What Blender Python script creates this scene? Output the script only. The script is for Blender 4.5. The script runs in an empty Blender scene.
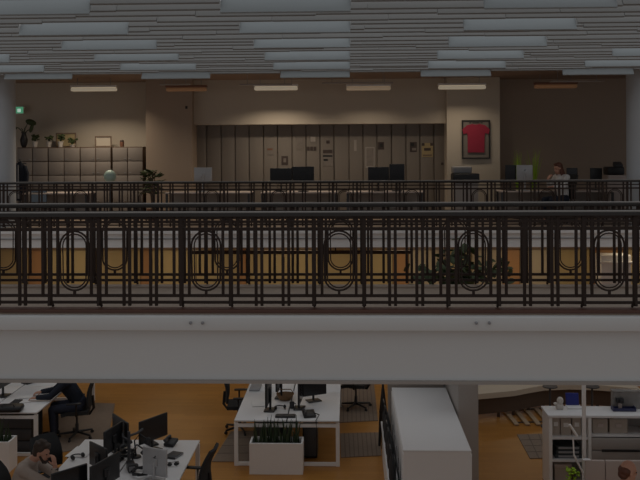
import bpy, bmesh, math, random
from mathutils import Vector, Matrix, Euler
random.seed(7)
PI = math.pi
R = math.radians
S = bpy.context.scene
COL = S.collection

# ------------------------------------------------------------------ camera
F = 850.0; CX, CY = 320.0, 152.0
YAW = R(1.95); ROLL = R(0.30); EYE = 5.0
cd = bpy.data.cameras.new('camera'); cam = bpy.data.objects.new('camera', cd); COL.objects.link(cam)
cd.sensor_width = 36.0; cd.sensor_fit = 'HORIZONTAL'; cd.lens = F / 640 * 36.0
cd.shift_y = -(240 - CY) / 640.0
cd.clip_end = 200
cam.matrix_world = Matrix.Translation((0, 0, EYE)) @ Matrix.Rotation(YAW, 4, 'Z') @ Matrix.Rotation(PI/2, 4, 'X') @ Matrix.Rotation(-ROLL, 4, 'Z')
S.camera = cam

def ray(px, py):
    u, v = px - CX, CY - py
    c, s = math.cos(ROLL), math.sin(ROLL)
    u, v = u*c + v*s, -u*s + v*c
    x, y, z = u / F, 1.0, v / F
    c, s = math.cos(YAW), math.sin(YAW)
    return Vector((x*c - y*s, x*s + y*c, z))
def gy(px, py, Y):
    d = ray(px, py); t = Y / d.y
    return Vector((0, 0, EYE)) + d * t
def gz(px, py, z):
    d = ray(px, py); t = (z - EYE) / d.z
    return Vector((0, 0, EYE)) + d * t

# ------------------------------------------------------------------ materials
def mat(name, col, rough=.55, metal=0.0, var=0.06, scale=6.0, stretch=(1, 1, 1), trans=0.0, alpha=1.0, emit=None, estr=0.0, bump=0.0):
    m = bpy.data.materials.new(name); m.use_nodes = True
    nt = m.node_tree; b = nt.nodes['Principled BSDF']
    b.inputs['Roughness'].default_value = rough; b.inputs['Metallic'].default_value = metal
    tc = nt.nodes.new('ShaderNodeTexCoord'); mp = nt.nodes.new('ShaderNodeMapping'); nz = nt.nodes.new('ShaderNodeTexNoise')
    mp.inputs['Scale'].default_value = stretch
    nz.inputs['Scale'].default_value = scale; nz.inputs['Detail'].default_value = 3
    nt.links.new(tc.outputs['Object'], mp.inputs['Vector']); nt.links.new(mp.outputs['Vector'], nz.inputs['Vector'])
    mx = nt.nodes.new('ShaderNodeMix'); mx.data_type = 'RGBA'
    a = [max(0, c * (1 - var)) for c in col]; bb = [min(1, c * (1 + var)) for c in col]
    mx.inputs[6].default_value = (*a, 1); mx.inputs[7].default_value = (*bb, 1)
    nt.links.new(nz.outputs['Fac'], mx.inputs[0]); nt.links.new(mx.outputs[2], b.inputs['Base Color'])
    b.inputs['Transmission Weight'].default_value = trans
    b.inputs['Alpha'].default_value = alpha
    if emit:
        b.inputs['Emission Color'].default_value = (*emit, 1); b.inputs['Emission Strength'].default_value = estr
    if bump:
        bp = nt.nodes.new('ShaderNodeBump'); bp.inputs['Strength'].default_value = bump
        nt.links.new(nz.outputs['Fac'], bp.inputs['Height']); nt.links.new(bp.outputs['Normal'], b.inputs['Normal'])
    return m

def brick_mat(name, c1, c2, cm, bw, rh, mortar=.006, rough=.4, rot=0.0, coord='Object', axis=None):
    m = bpy.data.materials.new(name); m.use_nodes = True
    nt = m.node_tree; b = nt.nodes['Principled BSDF']; b.inputs['Roughness'].default_value = rough
    tc = nt.nodes.new('ShaderNodeTexCoord'); mp = nt.nodes.new('ShaderNodeMapping'); br = nt.nodes.new('ShaderNodeTexBrick')
    mp.inputs['Rotation'].default_value = axis or (0, 0, rot)
    br.inputs['Color1'].default_value = (*c1, 1); br.inputs['Color2'].default_value = (*c2, 1); br.inputs['Mortar'].default_value = (*cm, 1)
    br.inputs['Scale'].default_value = 1; br.inputs['Brick Width'].default_value = bw; br.inputs['Row Height'].default_value = rh
    br.inputs['Mortar Size'].default_value = mortar; br.inputs['Bias'].default_value = -.1
    nz = nt.nodes.new('ShaderNodeTexNoise'); nz.inputs['Scale'].default_value = .55; nz.inputs['Detail'].default_value = 4
    mx = nt.nodes.new('ShaderNodeMix'); mx.data_type = 'RGBA'; mx.blend_type = 'MULTIPLY'; mx.inputs[0].default_value = .5
    cr = nt.nodes.new('ShaderNodeValToRGB'); cr.color_ramp.elements[0].position = .3; cr.color_ramp.elements[0].color = (.55, .5, .45, 1); cr.color_ramp.elements[1].position = .7
    nt.links.new(tc.outputs[coord], mp.inputs['Vector']); nt.links.new(mp.outputs['Vector'], br.inputs['Vector'])
    nt.links.new(tc.outputs[coord], nz.inputs['Vector']); nt.links.new(nz.outputs['Fac'], cr.inputs['Fac'])
    nt.links.new(br.outputs['Color'], mx.inputs[6]); nt.links.new(cr.outputs['Color'], mx.inputs[7])
    nt.links.new(mx.outputs[2], b.inputs['Base Color'])
    return m

M = dict(
    plaster=mat('painted_plaster', (.74, .73, .73), .8, var=.02, scale=1.2),
    plaster_warm=mat('warm_plaster', (.60, .53, .44), .85, var=.03, scale=1.0),
    plaster_dark=mat('unlit_plaster', (.42, .33, .26), .85, var=.04, scale=1.0),  # darker plaster: shade below the unlit lamps put into the colour
    panel=mat('wall_panel_paint', (.235, .205, .18), .7, var=.03, scale=.8),
    gal_ceiling=mat('gallery_ceiling_paint', (.36, .26, .2), .85, var=.05, scale=1.0),
    column=mat('column_paint', (.52, .55, .58), .7, var=.03, scale=1.5),
    rail=mat('dark_bronze', (.026, .0115, .006), .7, 0, var=.15, scale=9),
    handrail=mat('handrail_wood', (.022, .016, .013), .25, 0, var=.12, scale=8, stretch=(.2, 1, 1)),
    rail_highlight=mat('rail_top_highlight', (.30, .28, .26), .4, 0, var=.15, scale=8, stretch=(.2, 1, 1)),  # pale colour standing in for skylight caught on the handrail tops
    baserail=mat('reddish_base', (.11, .045, .028), .5, 0, var=.15, scale=5, stretch=(.3, 1, 1)),
    cabinet=mat('taupe_cabinet_paint', (.235, .205, .185), .6, var=.03, scale=.8),
    bridge_floor=mat('bridge_floor_lino', (.36, .28, .22), .5, var=.08, scale=3),
    fascia=mat('fascia_paint', (.72, .72, .715), .75, var=.015, scale=.9),
    white_edge=mat('white_edge_paint', (.88, .87, .86), .7, var=.015, scale=.9),
    slat_pale=mat('pale_slat', (.345, .375, .385), .45, var=.10, scale=1.4, stretch=(.7, 1, 4)),
    slat_grey=mat('grey_slat', (.265, .26, .25), .6, var=.14, scale=1.6, stretch=(.7, 1, 4)),
    white=mat('white_laminate', (.80, .79, .79), .42, var=.02, scale=2),
    whitem=mat('white_metal', (.88, .86, .84), .4, 0, var=.03, scale=4),
    cab_side=mat('white_cabinet_side', (.85, .84, .83), .5, var=.02, scale=2),
    beige=mat('beige_laminate', (.52, .44, .40), .55, var=.04, scale=2),
    greyb=mat('grey_brown_panel', (.40, .36, .33), .6, var=.05, scale=2),
    black=mat('black_plastic', (.018, .018, .02), .42, var=.2, scale=6),
    mesh=mat('black_mesh_fabric', (.022, .023, .025), .85, var=.25, scale=30),
    dark=mat('dark_grey_plastic', (.06, .06, .065), .5, var=.1, scale=6),
    screen=mat('off_screen', (.012, .012, .014), .22, var=.1, scale=2),
    silver=mat('silver_aluminium', (.50, .50, .51), .38, .3, var=.04, scale=3),
    grey=mat('mid_grey', (.30, .30, .31), .55, var=.05, scale=4),
    soil=mat('dark_soil', (.03, .022, .015), .95, var=.3, scale=30),
    leaf=mat('dark_leaf', (.035, .06, .025), .5, var=.35, scale=8),
    leaf_y=mat('lime_leaf', (.35, .55, .03), .5, var=.25, scale=8),
    leaf_b=mat('bushy_leaf', (.045, .065, .02), .55, var=.35, scale=8),
    trunk=mat('bark', (.16, .11, .07), .85, var=.3, scale=12),
    terracotta=mat('brown_ceramic', (.22, .10, .06), .5, var=.1, scale=5),
    pot_white=mat('white_ceramic', (.6, .55, .5), .4, var=.05, scale=5),
    wicker=mat('brown_wicker', (.22, .12, .05), .7, var=.3, scale=40),
    paper=mat('paper', (.78, .76, .74), .8, var=.03, scale=5),
    paper_grey=mat('grey_print', (.24, .21, .19), .8, var=.35, scale=9),
    paper_dark=mat('dark_print', (.07, .05, .045), .7, var=.5, scale=10),
    paper_tan=mat('tan_print', (.42, .33, .18), .8, var=.3, scale=9),
    red=mat('red_cloth', (.36, .025, .06), .8, var=.12, scale=5),
    ink=mat('black_ink', (.02, .02, .02), .6, var=.1),
    wood_frame=mat('thin_wood_frame', (.20, .14, .10), .5, var=.15, scale=10),
    navy=mat('navy_cloth', (.012, .016, .028), .9, var=.3, scale=14),
    jeans=mat('dark_jeans', (.03, .036, .06), .9, var=.25, scale=18),
    shirt=mat('grey_beige_shirt', (.44, .37, .32), .9, var=.12, scale=12),
    shirt_w=mat('white_shirt', (.62, .60, .58), .9, var=.05, scale=12),
    skin=mat('skin', (.55, .29, .20), .55, var=.08, scale=12),
    hair=mat('brown_hair', (.045, .028, .02), .6, var=.4, scale=30, stretch=(1, 1, .3)),
    hair_r=mat('auburn_hair', (.13, .045, .025), .55, var=.4, scale=30, stretch=(1, 1, .3)),
    lip=mat('lips', (.32, .11, .09), .5), eye=mat('eye', (.05, .04, .035), .2),
    blue=mat('blue_cloth_binder', (.012, .02, .20), .5, var=.15, scale=6),
    darkblue=mat('dark_blue_plastic', (.03, .035, .10), .45, var=.12, scale=6),
    book_a=mat('beige_card', (.46, .39, .33), .8, var=.08, scale=6),
    clear=mat('cloudy_plastic', (.42, .40, .38), .25, var=.3, scale=9, trans=.45),
    mat_grey=mat('grey_carpet', (.235, .175, .13), .95, var=.12, scale=12),
    mat_line=mat('mat_line', (.15, .11, .085), .9, var=.1),
    bench=mat('beige_upholstery', (.55, .47, .37), .7, var=.05, scale=3),
    benchbase=mat('dark_brown_wood', (.09, .055, .035), .55, var=.25, scale=5, stretch=(.3, .3, 2)),
    slatwood=mat('pale_wood_slat', (.42, .30, .19), .6, var=.1, scale=6),
    pale_wall=mat('pale_oak_panel', (.50, .43, .31), .5, var=.08, scale=1.4, stretch=(2.5, 1, .25)),
    tan_wall=mat('honey_wood_panel', (.52, .41, .21), .5, var=.12, scale=1.4, stretch=(2.5, 1, .25)),
    orange_wall=mat('orange_wood_panel', (.46, .25, .11), .5, var=.12, scale=1.4, stretch=(2.5, 1, .25)),
    lit=mat('lamp_diffuser', (.9, .85, .75), .5, emit=(1, .86, .62), estr=.15),
    dim=mat('dim_lamp_diffuser', (.45, .26, .14), .5, emit=(1, .5, .25), estr=.03),
    half=mat('half_lit_lamp_diffuser', (.8, .65, .5), .5, emit=(1, .78, .52), estr=.08),
    exit=mat('green_sign_light', (.1, .5, .25), .4, emit=(.25, 1, .55), estr=.16),
    exitw=mat('white_sign_light', (.8, .9, .85), .4, emit=(.7, 1, .85), estr=.4),
    glow=mat('screen_glow', (.05, .06, .07), .3, emit=(.7, .85, 1), estr=.025),
    teal=mat('pale_green_glass', (.42, .56, .50), .35, var=.05),
    binder=mat('black_binder', (.03, .04, .045), .5, var=.3, scale=8),
)
M['parquet'] = brick_mat('oak_parquet', (.50, .225, .046), (.44, .19, .036), (.34, .14, .028), .9, .11, .002, .38)

# ------------------------------------------------------------------ mesh builder
class MB:
    def __init__(s): s.bm = bmesh.new()
    def _xf(s, vs, rot, loc):
        m = Matrix.Translation(loc) @ (Euler(rot).to_matrix().to_4x4() if not isinstance(rot, Matrix) else rot.to_4x4())
        bmesh.ops.transform(s.bm, matrix=m, verts=vs)
    def box(s, c, d, rot=(0, 0, 0), bev=0.0):
        r = bmesh.ops.create_cube(s.bm, size=1.0); vs = r['verts']
        bmesh.ops.scale(s.bm, vec=d, verts=vs)
        if bev > 0:
            es = list({e for v in vs for e in v.link_edges})
            o = bmesh.ops.bevel(s.bm, geom=es, offset=min(bev, min(d) * .45), segments=2, affect='EDGES', profile=.5)
            vs = list({v for f in o['faces'] for v in f.verts} | {v for v in vs if v.is_valid})
        s._xf(vs, rot, c); return s
    def bar(s, a, b, r, r2=None, n=10):
        a, b = Vector(a), Vector(b); d = b - a; L = d.length
        if L < 1e-6: return s
        o = bmesh.ops.create_cone(s.bm, cap_ends=True, segments=n, radius1=r, radius2=r if r2 is None else r2, depth=L)
        for f in {f for v in o['verts'] for f in v.link_faces}: f.smooth = True
        s._xf(o['verts'], Vector((0, 0, 1)).rotation_difference(d).to_matrix(), (a + b) / 2); return s
    def sph(s, c, r, rot=(0, 0, 0), n=14):
        if not hasattr(r, '__len__'): r = (r, r, r)
        o = bmesh.ops.create_uvsphere(s.bm, u_segments=n, v_segments=max(6, n * 2 // 3), radius=1)
        for f in {f for v in o['verts'] for f in v.link_faces}: f.smooth = True
        bmesh.ops.scale(s.bm, vec=r, verts=o['verts']); s._xf(o['verts'], rot, c); return s
    def tube(s, pts, r, n=8, close=False):
        pts = [Vector(p) for p in pts]
        rings = []; N = len(pts)
        up = Vector((0, 0, 1))
        for i, p in enumerate(pts):
            t = (pts[(i+1) % N] - pts[i-1]) if close else (pts[min(i+1, N-1)] - pts[max(i-1, 0)])
            t.normalize()
            ref = up if abs(t.dot(up)) < .95 else Vector((1, 0, 0))
            if close: ref = Vector((0, 1, 0))
            a = t.cross(ref).normalized(); b = t.cross(a).normalized()
            rr = r[i] if hasattr(r, '__len__') else r
            rings.append([s.bm.verts.new(p + (a*math.cos(k*2*PI/n) + b*math.sin(k*2*PI/n)) * rr) for k in range(n)])
        for i in range(N if close else N-1):
            A, B = rings[i], rings[(i+1) % N]
            for k in range(n): s.bm.faces.new((A[k], A[(k+1) % n], B[(k+1) % n], B[k])).smooth = True
        if not close:
            s.bm.faces.new(rings[0][::-1]); s.bm.faces.new(rings[-1])
        return s
    def lathe(s, prof, n=20, c=(0, 0, 0)):
        c = Vector(c); rings = []
        for (r, z) in prof:
            rings.append([s.bm.verts.new(c + Vector((max(r, 1e-4)*math.cos(k*2*PI/n), max(r, 1e-4)*math.sin(k*2*PI/n), z))) for k in range(n)])
        for A, B in zip(rings, rings[1:]):
            for k in range(n): s.bm.faces.new((A[k], A[(k+1) % n], B[(k+1) % n], B[k])).smooth = True
        s.bm.faces.new(rings[0][::-1]); s.bm.faces.new(rings[-1]); return s
    def prism(s, poly, t, rot=(0, 0, 0), loc=(0, 0, 0)):
        """poly in local XZ, extruded t along Y (centred)"""
        A = [s.bm.verts.new((x, -t/2, z)) for x, z in poly]; B = [s.bm.verts.new((x, t/2, z)) for x, z in poly]
        n = len(poly)
        s.bm.faces.new(A); s.bm.faces.new(B[::-1])
        for k in range(n): s.bm.faces.new((A[k], B[k], B[(k+1) % n], A[(k+1) % n]))
        s._xf(A + B, rot, loc); return s
    def sheet(s, grid, t):
        """grid[i][j] points; thickness t along normal"""
        ni, nj = len(grid), len(grid[0]); V = [[Vector(p) for p in row] for row in grid]; T = []; Bt = []
        for i in range(ni):
            a, b = [], []
            for j in range(nj):
                du = V[min(i+1, ni-1)][j] - V[max(i-1, 0)][j]; dv = V[i][min(j+1, nj-1)] - V[i][max(j-1, 0)]
                nn = du.cross(dv).normalized() * t / 2
                a.append(s.bm.verts.new(V[i][j] + nn)); b.append(s.bm.verts.new(V[i][j] - nn))
            T.append(a); Bt.append(b)
        for i in range(ni-1):
            for j in range(nj-1):
                s.bm.faces.new((T[i][j], T[i+1][j], T[i+1][j+1], T[i][j+1])).smooth = True; s.bm.faces.new((Bt[i][j], Bt[i][j+1], Bt[i+1][j+1], Bt[i+1][j])).smooth = True
        for i in range(ni-1):
            s.bm.faces.new((T[i][0], Bt[i][0], Bt[i+1][0], T[i+1][0])); s.bm.faces.new((T[i][-1], T[i+1][-1], Bt[i+1][-1], Bt[i][-1]))
        for j in range(nj-1):
            s.bm.faces.new((T[0][j], T[0][j+1], Bt[0][j+1], Bt[0][j])); s.bm.faces.new((T[-1][j], Bt[-1][j], Bt[-1][j+1], T[-1][j+1]))
        return s
    def build(s, name, m, parent=None, loc=None, rot=None, smooth=True):
        bmesh.ops.recalc_face_normals(s.bm, faces=s.bm.faces[:])
        me = bpy.data.meshes.new(name); s.bm.to_mesh(me); s.bm.free()
        if smooth and len(me.polygons):
            try: me.set_sharp_from_angle(angle=R(50))
            except Exception: pass
        me.materials.append(M[m] if isinstance(m, str) else m)
        o = bpy.data.objects.new(name, me); COL.objects.link(o)
        if parent: o.parent = parent
        if loc is not None: o.location = loc
        if rot is not None: o.rotation_euler = rot
        return o

def tag(o, label=None, cat=None, group=None, kind=None):
    if label: o['label'] = label
    if cat: o['category'] = cat
    if group: o['group'] = group
    if kind: o['kind'] = kind
    return o
def thing(name, label, cat, loc=(0, 0, 0), rz=0.0, group=None):
    o = bpy.data.objects.new(name, None); COL.objects.link(o); o.empty_display_size = .1
    o.location = loc; o.rotation_euler = (0, 0, rz)
    return tag(o, label, cat, group)
def struct(o): o['kind'] = 'structure'; return o
KIDS = {}
def dup(root, label, loc=None, rz=None, group=None):
    r = root.copy(); COL.objects.link(r)
    def cp(src, dst):
        for ch in [c for c in ALL() if c.parent == src]:
            c = ch.copy(); COL.objects.link(c); c.parent = dst; cp(ch, c)
    cp(root, r)
    if loc is not None: r.location = loc
    if rz is not None: r.rotation_euler = (0, 0, rz)
    r['label'] = label
    if group: r['group'] = group
    return r
def ALL(): return list(COL.objects)
def face_dir(dx, dy): return math.atan2(dy, dx) - PI/2     # rz so that local +Y points along (dx,dy)

# ------------------------------------------------------------------ setting
YN, YF, YG = 9.11, 10.69, 18.85           # near rail, far rail, gallery rail
ZB = 3.31                                  # bridge / gallery floor level
struct(MB().box((0, 15.5, -.1), (26, 24, .2)).build('floor', 'parquet', smooth=False))
b = MB().box((0, (YN+YF)/2, 3.255), (24, 1.72, .09)); struct(b.build('floor_bridge', 'bridge_floor', smooth=False))
fz0 = 2.552
b = MB(); b.box((0, (YN+YF)/2, (3.12+fz0)/2), (24, 1.70, 3.12-fz0)); struct(b.build('trim_1', 'fascia', smooth=False))
b = MB(); b.box((0, 9.035, 3.19), (24, .19, .155), bev=.012); struct(b.build('trim_2', 'fascia'))
b = MB(); b.box((0, 9.03, fz0+.005), (24, .06, .03)); struct(b.build('trim_3', 'greyb', smooth=False))
# gallery: floor slab with white edge, ceiling, walls
struct(MB().box((0, 21.2, 3.27), (24, 4.6, .08)).build('floor_gallery', 'bridge_floor', smooth=False))
b = MB(); b.box((0, 21.1, 3.06), (24, 4.6, .34)); b.box((0, 18.76, 3.25), (24, .10, .09)); struct(b.build('trim_4', 'white_edge', smooth=False))
struct(MB().box((0, 18.79, gy(320, 238.8, 18.75).z), (24, .04, .022)).build('trim_7', 'grey', smooth=False))
YB = 22.7
struct(MB().box((0, 21.2, 7.0), (26, 4.9, .2)).build('ceiling_gallery', 'gal_ceiling', smooth=False))
def wall_px(name, x0, x1, Y, z0, z1, m, th=.25):
    a, c = gy(x0, 150, Y).x, gy(x1, 150, Y).x
    return struct(MB().box(((a+c)/2, Y+th/2, (z0+z1)/2), (c-a, th, z1-z0)).build(name, m, smooth=False))
wall_px('wall_back', -140, 160, YB, ZB, 6.95, 'plaster_warm')
wall_px('wall_pier', 146, 192, 21.9, ZB, 6.95, 'plaster_dark', 1.2)
wall_px('wall_bulkhead', 186, 452, 22.2, gy(320, 124, 22.2).z, 6.95, 'plaster_warm', .6)
wall_px('wall_jersey', 447, 500, 22.0, ZB, 6.95, 'plaster_warm', 1.0)
wall_px('wall_dark', 485, 790, YB, ZB, 6.95, 'plaster_dark')
struct(MB().box((-12.1, 21, 3.4), (.2, 5.2, 7.2)).build('wall_left', 'plaster_dark', smooth=False))
struct(MB().box((12.1, 21, 3.4), (.2, 5.2, 7.2)).build('wall_right', 'plaster_dark', smooth=False))
# sliding panels under the bulkhead
jx = [192, 206.5, 221, 235, 249, 263.5, 277.5, 292, 306, 320, 334, 349, 363, 377, 391.5, 406, 420, 434, 447]
pz1 = gy(320, 120, 22.6).z
for i in range(len(jx)-1):
    a, c = gy(jx[i], 150, 22.6).x, gy(jx[i+1], 150, 22.6).x
    p = MB().box((0, .03, (pz1-ZB)/2), (c-a-.022, .05, pz1-ZB-.02), bev=.006).build('wall_panel', 'panel', loc=((a+c)/2, 22.62, ZB+.01))
    struct(p)
struct(MB().box((0, 22.85, (pz1+ZB)/2), (8, .1, pz1-ZB)).build('wall_recess', 'plaster_dark', smooth=False))
# columns at the gallery edge
for nm, x0, x1 in (('trim_column', -21, 10.2), ('trim_column', 630.4, 661)):
    a, c = gy(x0, 130, 19.2).x, gy(x1, 130, 19.2).x; w = c-a
    b = MB(); b.lathe([(w/2, ZB), (w/2, 6.9)], 40); struct(b.build(nm, 'column', loc=((a+c)/2, 19.2+w/2-.1, 0)))
# wall under the gallery: honey and orange wood panels
xs = [-150, -60, 28, 44, 96, 140, 152, 196, 238, 246, 284, 326, 366, 393, 409, 448, 472, 503, 520, 556, 590, 626, 700, 800]
ms = ['tan_wall','tan_wall','orange_wall','tan_wall','tan_wall','orange_wall','tan_wall','tan_wall','orange_wall','tan_wall','tan_wall','tan_wall','tan_wall','orange_wall','pale_wall','tan_wall','pale_wall','orange_wall','pale_wall','tan_wall','orange_wall','tan_wall','tan_wall']
for i, m in enumerate(ms):
    a, c = gy(xs[i], 265, 22.4).x, gy(xs[i+1], 265, 22.4).x
    struct(MB().box(((a+c)/2, 22.45, 1.42), (c-a-.02, .06, 2.84)).build('wall_under', m, smooth=False))
struct(MB().box((0, 22.6, 1.45), (24, .2, 2.9)).build('wall_lower', 'benchbase', smooth=False))
a, c = gy(190, 252.3, 21.0), gy(412, 252.3, 21.0)
struct(MB().box(((a.x+c.x)/2, 21.0, a.z), (c.x-a.x, .10, .085)).build('trim_5', 'rail', smooth=False))
for q in (0, .33, .66, 1): struct(MB().box((a.x+.04+(c.x-a.x-.08)*q, 21.0, (a.z+2.9)/2), (.03, .03, 2.9-a.z)).build('trim_5', 'rail', smooth=False))
struct(MB().box((0, 22.3, gy(320, 248.5, 22.3).z+.04), (24, .14, .07)).build('trim_6', 'wood_frame', smooth=False))

# ------------------------------------------------------------------ railings
def railing(name, label, X0, X1, Y, z, phase, per=1.432, base='bridge_floor'):
    t = thing(name, label, 'railing', (0, Y, z))
    W = X1-X0; xc = (X0+X1)/2
    MB().box((xc, 0, 1.018), (W, .085, .044), bev=.008).build('handrail', 'handrail', t)
    MB().box((xc, 0, 1.0475), (W, .07, .015), bev=.004).build('handrail_highlight', 'rail_highlight', t)  # thin pale strip added as a painted highlight along the top
    MB().box((xc, 0, -.006), (W, .17, .036), bev=.006).build('base_rail', base, t)
    for h, k in ((.945, .026), (.865, .034), (.15, .032), (.078, .030)):
        MB().box((xc, 0, h), (W, .024, k)).build('cross_rail', 'rail', t, smooth=False)
    def bx(x, z0, z1, w, nm):
        MB().box((0, 0, (z0+z1)/2), (w, w*.9, z1-z0), bev=.003).build(nm, 'rail', t, loc=(x, 0, 0))
    k0 = math.ceil((X0-phase)/per)-1; k1 = math.floor((X1-phase)/per)+1
    for k in range(k0, k1+1):
        c = phase + k*per
        def ok(x): return X0+.03 < x < X1-.03
        # oval panel: double ring
        if ok(c-.2) and ok(c+.2):
            b = MB()
            for (hw, zt, zb, r) in ((.158, .845, .205, .0105), (.128, .815, .235, .0075)):
                pts = []
                for q in range(24):
                    an = q*2*PI/24; x = hw*math.cos(an); zz = math.sin(an)
                    zz = (zt-hw+hw*zz) if zz >= 0 else (zb+hw+hw*zz)
                    pts.append((x, 0, zz))
                b.tube(pts, r, 6, close=True)
            b.box((0, 0, .855), (.03, .03, .03)); b.box((0, 0, .19), (.026, .03, .05))
            b.build('oval_panel', 'rail', t, loc=(c, 0, 0))
        for sg in (-1, 1):
            for dx, w in ((.268, .044), (.54, .032), (.602, .032)):
                if ok(c+sg*dx): bx(c+sg*dx, .04, 1.0, w, 'post')
            for dx in (.183, .347):
                if ok(c+sg*dx): bx(c+sg*dx, .15, 1.0, .030, 'baluster')
            if ok(c+sg*.268):
                MB().bar((0, 0, .14), (0, -.05, .05), .014).bar((0, .0, .14), (0, .09, .02), .014).build('foot_brace', 'rail', t, loc=(c+sg*.268, 0, 0))
    return t
ph = gy(339, 260, YN).x
railing('bridge_railing', 'dark bronze railing with oval rings along the near edge of the white bridge', -6.2, 6.2, YN, ZB, ph, base='baserail')
railing('bridge_railing', 'dark bronze railing on the far edge of the bridge, seen through the near one', -6.6, 6.6, YF, ZB, ph)
railing('gallery_railing', 'dark railing along the edge of the upper gallery, between the two columns', -9.3, 9.3, YG, ZB, gy(615, 200, YG).x, 1.48)
# small hooks under the ledge of the bridge
for px in (191, 203, 476, 489):
    p = gy(px, 322.5, 8.94)
    o = MB().bar((0, 0, 0), (0, -.03, 0), .012).sph((0, -.035, 0), .017).build('hook', 'grey', loc=(p.x, 8.945, p.z))
    tag(o, 'tiny dark hook on the white bridge front, ' + {191: 'left one of the left-hand pair', 203: 'right one of the left-hand pair', 476: 'left one of the right-hand pair', 489: 'right one of the right-hand pair'}[px], 'hook', 'hooks on the bridge front')

# ------------------------------------------------------------------ slatted ceiling over the atrium
ML = 1.552; ORG = gy(280, 77, 18.8).x
fin_p = fin_g = None
row = 0; Y = 18.8
while Y > 9.0:
    half = 640*Y/F/2 + 1.7
    for k in range(-8, 9):
        x0 = ORG + k*ML
        xc = x0 + ML/2
        if abs(xc+.02*Y*0) > half: continue
        pale = (row % 4 == 0) and (k % 2 == 0)
        dz = random.uniform(-.012, .012)
        if pale:
            if fin_p is None:
                fin_p = MB().box((0, 0, .13), (ML-.01, .03, .26), bev=.006).build('hanging_baffle', 'slat_pale'); o = fin_p
            else: o = fin_p.copy(); COL.objects.link(o)
            tag(o, 'pale blue-grey slat hanging low in the slatted ceiling over the atrium', 'ceiling baffle', 'pale slats of the atrium ceiling', 'thing')
            zb = 6.655
        else:
            if fin_g is None:
                fin_g = MB().box((0, 0, .075), (ML-.003, .03, .15), bev=.006).build('hanging_baffle', 'slat_grey'); o = fin_g
            else: o = fin_g.copy(); COL.objects.link(o)
            tag(o, 'narrow grey-brown slat in the slatted ceiling over the atrium', 'ceiling baffle', 'grey-brown slats of the atrium ceiling', 'thing')
            zb = 6.76
        sh = (0, .5, -.45, .2)[row % 4]
        o.location = (xc + sh*(0 if pale else 1), Y, zb + dz)
        o.rotation_euler = (R(-28 if pale else -35) + random.uniform(-.05, .05), 0, 0)
    row += 1; Y -= .44

# ------------------------------------------------------------------ gallery lamps and lights
def area(name, loc, sx, sy, power, col, rot=(0, 0, 0), spread=PI):
    l = bpy.data.lights.new(name, 'AREA'); l.shape = 'RECTANGLE'; l.size = sx; l.size_y = sy; l.energy = power; l.color = col; l.spread = spread
    o = bpy.data.objects.new(name, l); COL.objects.link(o); o.location = loc; o.rotation_euler = rot; return o
lamps = [(71, 117, 90, 'lit', 'leftmost, glowing above the tall cabinets'), (166, 207, 90, 'dim', 'unlit and orange, above the left pier'), (254, 298, 89, 'lit', 'glowing above the left end of the panelled wall'),
         (346, 391, 89, 'half', 'weakly lit, above the right end of the panelled wall'), (438, 486, 88, 'lit', 'glowing above the framed red jersey'), (534, 577, 87, 'dim', 'unlit and orange, above the dark right wall')]
for x0, x1, y, m, w in lamps:
    a, c = gy(x0, y, 21.2), gy(x1, y, 21.2); L = c.x-a.x
    t = thing('ceiling_lamp', 'strip lamp under the gallery ceiling, ' + w, 'lamp', ((a.x+c.x)/2, 21.2, a.z), 0, 'strip lamps of the gallery')
    MB().box((0, 0, .085), (L, .2, .05), bev=.01).build('housing', 'whitem' if m != 'dim' else 'terracotta', t)
    MB().box((0, 0, .01), (L-.02, .18, .09), bev=.03).build('diffuser', m, t)
    for sx in (-1, 1): MB().bar((sx*L*.36, 0, .1), (sx*L*.36, 0, 6.9-a.z), .006).build('suspension_wire', 'grey', t)
    if m != 'dim':
        area('lamp_light', ((a.x+c.x)/2, 21.2, a.z-.08), L, .18, {71: 25, 254: 19, 346: 8, 438: 6.5}[x0], (1, .84, .64), spread=R(138))
up = [(160, 190, 85.5), (240, 292, 85.5), (322, 393, 84), (550, 604, 82.5)]
for i, (x0, x1, y) in enumerate(up):
    a, c = gy(x0, y, 19.9), gy(x1, y, 19.9); L = c.x-a.x
    t = thing('ceiling_lamp', 'thin unlit strip close under the gallery ceiling, ' + ['first from left', 'second from left', 'third from left', 'rightmost'][i], 'lamp', ((a.x+c.x)/2, 19.9, a.z), 0, 'unlit strips near the gallery edge')
    MB().box((0, 0, .02), (L, .12, .03), bev=.01).build('housing', 'greyb', t)
    for sx in (-1, 1): MB().bar((sx*L*.36, 0, .03), (sx*L*.36, 0, 6.9-a.z), .006).build('suspension_wire', 'grey', t)
# warm lamps under the gallery
for x in (-7.5, -4.5, -1.5, 1.5, 4.5, 7.5):
    area('under_gallery_light', (x, 21.2, 2.82), 1.6, .5, 8.5, (1, .82, .55))
# soft daylight through the slatted roof
area('skylight', (0, 13.8, 9.2), 20, 11, 175, (.92, .96, 1.0))
W = bpy.data.worlds.new('world'); S.world = W; W.use_nodes = True
bgn = W.node_tree.nodes['Background']; bgn.inputs[0].default_value = (.97, .98, 1.0, 1); bgn.inputs[1].default_value = .22

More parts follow.
